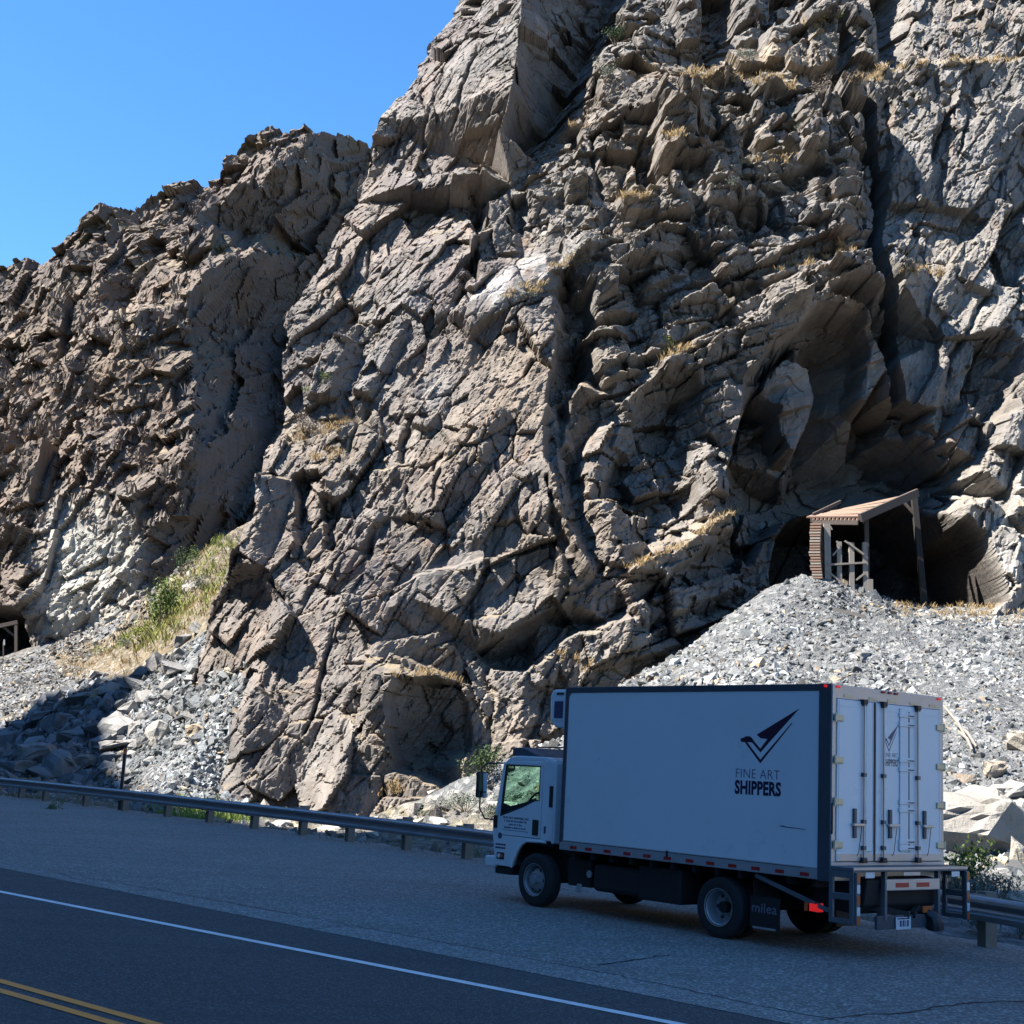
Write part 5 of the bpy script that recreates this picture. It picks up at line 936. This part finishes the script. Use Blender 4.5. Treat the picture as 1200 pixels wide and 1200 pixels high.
MB().tube([(6.50, yl, .99), (6.50, yl + .0025, .99)], .05, 20).build('round_emblem', M_bluegrey, cab)
q_ = MB()
for z in (.86, .81):
    x = 6.60
    while x > 6.36: wd = random.uniform(.02, .045); q_.box(x - wd, x, yl, yl + .0015, z - .02, z + .008); x -= wd + .008
q_.build('fender_small_print', M_navy, cab)
MB().box(5.42, 5.47, yl, yl + .0015, 1.09, 1.20).build('quarter_sticker', M_bluegrey, cab)
# ------------------------------------------------------------------ timber shed at the tunnel mouth
M_tim = plain('silver_timber', (.22, .195, .165), .9, var=.3, sc=8); M_red_tim = plain('rusty_timber', (.19, .125, .095), .9, var=.35, sc=8); M_roof_tim = plain('sunbleached_roof_plank', (.20, .14, .10), .9, var=.3, sc=6); M_dk_tim = plain('dark_timber', (.06, .048, .04), .9, var=.4, sc=5)
M_shade_tim = plain('shade_black_timber', (.02, .018, .017), .85, var=.3)  # near black timber, shade put into the right post's colour
M_dk2 = plain('weathered_dark_timber', (.07, .056, .048), .9, var=.4, sc=5)
def V3(px, py, Y): return Vector(at(px, py, Y))
sh = empty('timber_shed', tuple(at(1010, 690, 56.6))); tag(sh, 'broken timber shed with a plank roof leaning out of the tunnel mouth above the scree', 'shed'); shp = sh.location.copy()
def piece(name, p, q, w_, h_, mat, up=(0, 0, 1), parent=sh): return MB().bar(Vector(p) - parent.location, Vector(q) - parent.location, w_, h_, up).build(name, mat, parent)
A_, B_, D_, E_ = V3(951, 606, 56.0), V3(999, 594.5, 59.4), V3(1007, 606.5, 55.2), V3(1072, 578, 58.6)
for i in range(9):
    f = (i + .5) / 9; p, q = A_.lerp(B_, f), D_.lerp(E_, f); d = (B_ - A_) / 9; u = (q - p).normalized(); p = p - u * random.uniform(0, .25); q = q + u * random.uniform(0, .1)
    up = (q - p).cross(d).normalized(); up = up if up.z > 0 else -up
    o = MB().obox((p + q) / 2 - shp + up * random.uniform(0, .03), (q - p) / 2, (d + (E_ - D_) / 9) * .235, up * .03).build('roof_plank', M_roof_tim if i % 3 else M_red_tim, sh)
piece('roof_beam', D_ + Vector((.02, -.05, -.02)), E_ + Vector((0.1, -.05, .02)), .14, .34, M_dk2); piece('roof_beam', A_ + Vector((0, 0, -.12)), B_ + Vector((0, 0, -.1)), .12, .18, M_dk2)
piece('eave_beam', A_ + Vector((.05, -.02, -.22)), D_ + Vector((-.05, 0, -.22)), .16, .18, M_dk2); piece('roof_edge_board', V3(953, 603, 56.2), V3(985, 588, 59.6), .08, .14, M_dk2)
for i in range(12):
    p = A_.lerp(D_, (i + .5) / 12) + Vector((0, 0, -.085)); MB().box(-.035, .035, -.1, .1, -.05, .05).build('rafter_end', M_red_tim, sh).location = p - shp
for i in range(20):
    f = i / 19; c0 = V3(953.5 + 5 * math.sin(f * 3.1) * -.4 + 1.5 * f, 617 + 62 * f, 56.0); s_ = random.uniform(-.04, .05)
    o = MB().box(-.16 + s_, .26, -.6, .9, -.036, .036).build('crib_plank', M_red_tim if random.random() < .6 else M_tim, sh); o.location = c0 + Vector((.12, 0, 0)) - shp; o.rotation_euler = (0, 0, -.35)
for x0, y0, x1, y1, w_ in ((968.5, 614, 970, 690, .26), (983, 635, 983.5, 696, .19), (997.5, 636, 998, 700, .2), (1013, 636, 1014.5, 702, .2), (1019, 679, 1019.5, 700, .22)): piece('post', V3(x0, y0, 55.7), V3(x1, y1, 55.7), w_, w_, M_tim, (0, 1, 0))
for x0, y0, x1, y1, w_ in ((969, 662, 1014, 659.5, .17), (969, 669, 988, 685, .15), (993, 636, 1012, 650, .17), (976, 651, 984, 641, .1), (1003, 680, 1013, 672, .12), (990, 634, 998, 640, .1), (980, 634, 984, 640, .1)): piece('rail', V3(x0, y0, 55.62), V3(x1, y1, 55.62), .07, w_, M_tim, (0, -1, 0))
piece('post', V3(1015, 607, 56.2), V3(1016, 680, 56.2), .18, .18, M_dk_tim, (0, 1, 0)); piece('right_post', V3(1071, 582, 59.2), V3(1084, 716, 59.2), .24, .24, M_shade_tim, (0, 1, 0)); piece('brace', V3(1058, 588, 59.2), V3(1074, 606, 59.2), .14, .14, M_dk2, (0, 1, 0))
piece('hanging_board', V3(951, 627, 55.9), V3(955, 618, 55.9), .05, .12, M_tim, (0, 1, 0)); piece('hanging_board', V3(973, 617, 55.6), V3(975, 621, 55.6), .05, .08, M_tim, (0, 1, 0))
tag(MB().bar(V3(930, 708, 54.3), V3(954, 711, 54.3), .16, .12).build('board', M_tim), 'short grey board lying on the scree below the shed posts', 'board', 'loose boards on the scree'); tag(MB().bar(V3(975, 714, 53.2), V3(1013, 723, 53.2), .2, .14).build('board', M_tim), 'long pale board lying on the scree right of the short one', 'board', 'loose boards on the scree')
for (x0, y0, x1, y1, lb) in ((1105, 832, 1136, 880, 'long thin bare stick on the scree right of the truck box'), (1118, 852, 1143, 880, 'pale forked stick lying across the long one on the scree'), (1122, 862, 1138, 884, 'short pink grey stick under the forked one on the scree')):
    p, q = on_ground(x0, y0) + (0, -.1, .12), on_ground(x1, y1) + (0, -.1, .12); tag(MB().tube([p, (Vector(p) + Vector(q)) / 2 + Vector((.06, 0, .05)), q], [.035, .045, .03], 6).build('stick', M_tim), lb, 'stick', 'bare sticks on the scree')
# far portal
fp = empty('timber_portal', tuple(at(5, 768, 126))); tag(fp, 'dark timber frame in the small far tunnel mouth at the left edge', 'portal'); 
piece('lintel', V3(-40, 742, 126), V3(21, 729, 126), .3, .35, M_dk2, parent=fp); piece('post', V3(19, 729, 126), V3(19, 770, 126), .26, .26, M_dk2, (0, 1, 0), fp); piece('post', V3(-38, 740, 126), V3(-38, 775, 126), .3, .3, M_dk2, (0, 1, 0), fp); piece('brace', V3(4, 735, 126.2), V3(18, 746, 126.2), .15, .2, M_dk_tim, parent=fp)
ms = empty('trackside_sign', tuple(at(4, 769, 125))); tag(ms, 'tiny pale sign on a thin post inside the far tunnel mouth', 'sign'); piece('post', V3(4, 752, 125), V3(4, 770, 125), .1, .1, M_dk2, (0, 1, 0), ms); piece('plate', V3(5.2, 749.5, 124.9), V3(5.2, 756, 124.9), .06, .22, plain('pale_sign', (.6, .62, .62)), (0, 1, 0), ms)
# marker post behind the rail
mk_p = at(139, 958, 46.8); mk = empty('marker_post', (mk_p[0], mk_p[1], -.2)); tag(mk, 'thin black marker post with a small red reflector behind the guardrail', 'post')
MB().box(-.05, .05, -.05, .05, 0, 2.28).build('post', M_blk, mk, .006); MB().box(-.04, .04, -.062, -.051, 2.02, 2.22).build('reflector', M_ora, mk); MB().box(-.055, .055, -.055, .055, 2.28, 2.31).build('cap', M_dark, mk)

# ------------------------------------------------------------------ shrubs
F_green = foliage('green_leaves', (.085, .13, .03)); F_yel = foliage('yellow_green_leaves', (.19, .21, .05)); F_sage = foliage('sage_leaves', (.13, .145, .115)); F_dark = foliage('dark_leaves', (.035, .06, .022)); F_bare = foliage('bare_twigs', (.17, .14, .115)); F_dry = foliage('dry_grass', (.29, .205, .10), .35); F_lush = foliage('fresh_grass', (.16, .22, .05), .3)
M_stem = plain('stem_bark', (.14, .11, .085), .9)
cliffq = vproj(cliffX, cliffY, cliffZ); farq = vproj(Xf, Yf, Zo)
def spot(px, py, where):
    if where == 'g': return on_ground(px, py)
    q, (x_, y_, z_) = (cliffq, (cliffX, cliffY, cliffZ)) if where == 'c' else (farq, (Xf, Yf, Zo))
    m = np.abs(q[0] - px) + np.abs(q[1] - py) < 3.0; idx = np.nonzero(m.ravel())[0]
    if not len(idx): return on_ground(px, py)
    i = idx[np.argmin(y_.ravel()[idx])]; return np.array([x_.flat[i], y_.flat[i], z_.flat[i]])
def shrub(px, py, wpx, hpx, mat, label, where='g', n=320, group=None, seed=0, P=None, leaf=.042):
    n = int(n * 2.4); P = spot(px, py, where) if P is None else P; s_ = P[1] / F; w_, h_ = wpx * s_, hpx * s_; rs_ = np.random.RandomState(int(px * 7 + py)); e = empty('shrub', tuple(P)); tag(e, label, 'shrub', group)
    k = 9; cl = rs_.normal(size=(k, 3)) * (.24 * w_, .24 * w_, .18 * h_) + (0, 0, .55 * h_); cl[:, 2] = np.clip(cl[:, 2], .2 * h_, .85 * h_)
    ci = rs_.randint(0, k, n); c = cl[ci] + rs_.normal(size=(n, 3)) * (.12 * w_, .12 * w_, .13 * h_); c[:, 2] = np.clip(c[:, 2], .02 * h_, 1.05 * h_)
    a = rs_.normal(size=(n, 3)); a[:, 2] += .8; a /= np.linalg.norm(a, axis=1)[:, None]; b_ = np.cross(a, rs_.normal(size=(n, 3))); b_ /= np.linalg.norm(b_, axis=1)[:, None]; L2 = leaf * (w_ + h_) * .5 * rs_.uniform(.6, 1.4, n)[:, None]
    V = np.stack([c - a * L2, c + b_ * L2 * .4, c + a * L2, c - b_ * L2 * .4], 1).reshape(-1, 3); raw('foliage', V, np.arange(n * 4).reshape(-1, 4), mat, e)
    mb = MB()
    for q in cl: mb.tube([(0, 0, -.1 * h_), tuple(q * .5 + rs_.normal(size=3) * .03 * w_), tuple(q)], [.018 * w_, .012 * w_, .005 * w_], 5)
    mb.build('stem', M_stem, e); return e
GS = 'shrubs on the grassy slope'; GC = 'shrubs on the cliff ledges'; GR_ = 'shrubs behind the guardrail'
for a in [(188,738,44,56,F_green,'tallest green shrub in the middle of the grassy slope','g',520,GS),(213,676,20,34,F_dark,'dark green shrub in the shade at the top of the grassy slope','g',300,GS),(226,664,18,24,F_green,'small green shrub at the mouth of the dark gully','g',260,GS),(166,752,34,22,F_yel,'low yellow green shrub left of the tallest one','g',300,GS),(205,702,32,26,F_yel,'yellow green shrub above the tallest one','g',300,GS),(178,690,30,18,F_yel,'pale green shrub high on the left of the grassy slope','g',240,GS),(235,690,26,18,F_sage,'grey green shrub on the right of the grassy slope','g',240,GS),(305,682,30,16,F_sage,'sage bush along the upper grass edge','g',240,GS),(345,664,26,18,F_yel,'yellow green bush where the grass meets the brown cliff','g',240,GS),(150,760,26,14,F_sage,'low grey green bush near the bench','g',200,GS),(118,768,24,12,F_yel,'small green bush at the foot of the pale rock','g',180,GS),(205,742,24,14,F_sage,'grey green bush under the tallest shrub','g',180,GS),(250,612,22,14,F_green,'green patch of brush in the bottom of the shaded gully','g',200,GS),
  (378,449,18,14,F_green,'round green shrub on the brown buttress ledge','c',200,GC),(360,466,18,14,F_green,'small green shrub left below the round one on the buttress','c',200,GC),(355,505,34,20,F_bare,'grey twiggy bush on the ledge of the brown buttress','c',260,GC),(324,488,22,22,F_bare,'bare twiggy bush at the dark edge of the gully','c',220,GC),(721,52,24,28,F_dark,'dark green shrub high on the edge of the right buttress','c',280,GC),(706,96,30,28,F_sage,'sage bush below the dark green shrub on the buttress edge','c',280,GC),(812,70,26,22,F_bare,'brown bush at the left end of the upper ledge','c',220,GC),(880,72,30,22,F_sage,'sage bush in the middle of the upper ledge','c',240,GC),(967,30,24,26,F_yel,'olive bush beside the tall column at the top','c',220,GC),(965,112,34,18,F_bare,'grey bush on the front of the upper ledge','c',240,GC),(1005,100,30,18,F_bare,'pale bush below the tall column','c',220,GC),(857,222,22,16,F_sage,'grey green bush on the middle ledge','c',200,GC),(935,152,18,10,F_sage,'tiny grey green bush on a block above the middle ledge','c',160,GC),(785,412,30,20,F_yel,'yellow green tuft on the diagonal ledge','c',220,GC),(612,350,30,14,F_sage,'olive tuft under the pale slab','c',200,GC),(940,222,16,12,F_sage,'small sage bush at the right of the middle ledge','c',140,GC)]:
    shrub(*a[:6], where=a[6], n=a[7], group=a[8])
for px, py, Y, w_, h_, mt, lb in [(565,950,47,50,44,F_dark,'dark green bush at the shaded foot of the outcrop'),(598,956,44,40,18,F_sage,'sagebrush just left of the truck cab'),(545,955,45,40,22,F_sage,'sagebrush behind the rail left of the cab'),(500,958,46,34,18,F_sage,'small sagebrush in front of the outcrop'),(575,972,40,36,20,F_sage,'sagebrush close behind the rail beside the cab'),
   (1136,1042,27,64,66,F_green,'tall green bush under the huge boulder behind the rail'),(1172,1052,26,56,44,F_sage,'sagebrush right of the tall green bush'),(1118,1048,26,40,40,F_sage,'sagebrush between the truck tail and the green bush'),(1150,1062,24,60,34,F_sage,'low sagebrush just behind the rail at right'),(1195,1066,24,30,20,F_sage,'sagebrush at the far right behind the rail'),(62,966,45,20,22,F_green,'small green weed beside a rail post at the left')]:
    p = at(px, py, Y); z = float(zt_at(np.array([p[0]]), np.array([p[1]]))[0]); shrub(px, py, w_, h_, mt, lb, n=420, group=GR_, P=np.array([p[0], p[1], z]))
# ------------------------------------------------------------------ grass
def tufts(name, pts, h, mat, label, nb=12, seed=0, wd=.011):
    rs_ = np.random.RandomState(seed); P = np.repeat(np.array(pts), nb, 0); n = len(P); P = P + rs_.normal(size=(n, 3)) * (h * .4, h * .4, 0); a = rs_.uniform(0, 6.28, n); d = np.stack([np.cos(a), np.sin(a), np.zeros(n)], 1)
    hh = h * np.repeat(np.clip(rs_.lognormal(0, .4, len(pts)), .4, 1.5), nb)[:, None] * rs_.uniform(.45, 1.2, n)[:, None]; le = d * hh * rs_.uniform(.1, .7, n)[:, None]; sd = np.stack([-np.sin(a), np.cos(a), np.zeros(n)], 1) * wd * (h / .3)
    V = np.stack([P - sd, P + sd, P + le * .4 + (0, 0, 1) * hh * .6 + sd * .7, P + le + np.array((0, 0, 1.)) * hh], 1).reshape(-1, 3)
    return tag(raw(name, V, np.arange(n * 4).reshape(-1, 4), mat), label, kind='stuff')
rs = np.random.RandomState(12); pts = []
for x0, y0, x1, y1, sp_, n in [(800,88,880,92,8,40),(880,92,930,102,6,20),(725,232,770,232,3,24),(640,316,690,300,5,20),(770,418,800,408,5,16),(820,626,872,596,3,14),(1000,95,1050,80,6,30),(1050,76,1190,70,5,40),(945,30,980,20,8,10),(780,158,800,158,5,16),(860,190,960,186,4,20),(345,515,410,490,9,30),(370,545,395,520,8,14),(900,320,1000,290,5,24),(640,770,760,800,6,20),(590,350,640,335,5,24),(1060,318,1110,320,5,20),(470,790,545,800,6,20),(455,930,470,925,5,8),(745,665,800,640,4,24),(660,150,690,150,4,12)]:
    for i in range(n): f = rs.rand(); pts.append(spot(x0 + (x1 - x0) * f + rs.normal() * sp_, y0 + (y1 - y0) * f + rs.normal() * sp_ * .5, 'c'))
tufts('dry_grass', np.array(pts), .24, F_dry, 'tufts of dry orange grass on the cliff ledges', 26, 1)
pts = [spot(rs.uniform(0, 300), rs.uniform(330, 620), 'f') for _ in range(160)]; tufts('dry_grass', np.array(pts), .8, F_bare, 'dry brush scattered over the far mountainside', 12, 2, .05)
p_ = fill([(70,772),(130,744),(195,688),(245,640),(372,640),(345,690),(230,742),(170,790),(80,800)], 1500, (60, 126)); tufts('dry_grass', p_, .34, F_dry, 'dry orange grass covering the slope beside the gully', 7, 3)
p_ = fill([(130,768),(200,690),(260,630),(366,648),(340,676),(240,720),(180,770)], 900, (62, 126)); tufts('weeds', p_, .5, F_yel, 'green weeds mixed through the dry grass slope', 9, 4)
p_ = fill([(1050,722),(1050,708),(1240,712),(1240,726)], 260, (52, 60)); tufts('dry_grass', p_, .19, F_dry, 'dry grass along the railway bench above the scree', 12, 5)
pts = np.array([[*(at(x, 955, 48)[:2] + rs.normal(size=2) * (.35, 1.2)), 0] for x in np.repeat((205, 218, 230, 256, 268), 40)]); pts[:, 2] = zt_at(pts[:, 0], pts[:, 1]); tufts('fresh_grass', pts, .3, F_lush, 'sunlit green grass seen under the guardrail', 10, 6)
pts = []
for i in range(520):
    s_ = rs.uniform(10, L_[-1] - 4); p, (d, n) = rail_at(s_); q = p - n * (.35 + abs(rs.normal()) * .7); pts.append((q[0], q[1], float(zt_at(np.array([q[0]]), np.array([q[1]]))[0])))
tufts('dry_grass', np.array(pts), .2, foliage('grey_grass', (.2, .17, .11)), 'short dry grass growing along the guardrail posts', 8, 7)
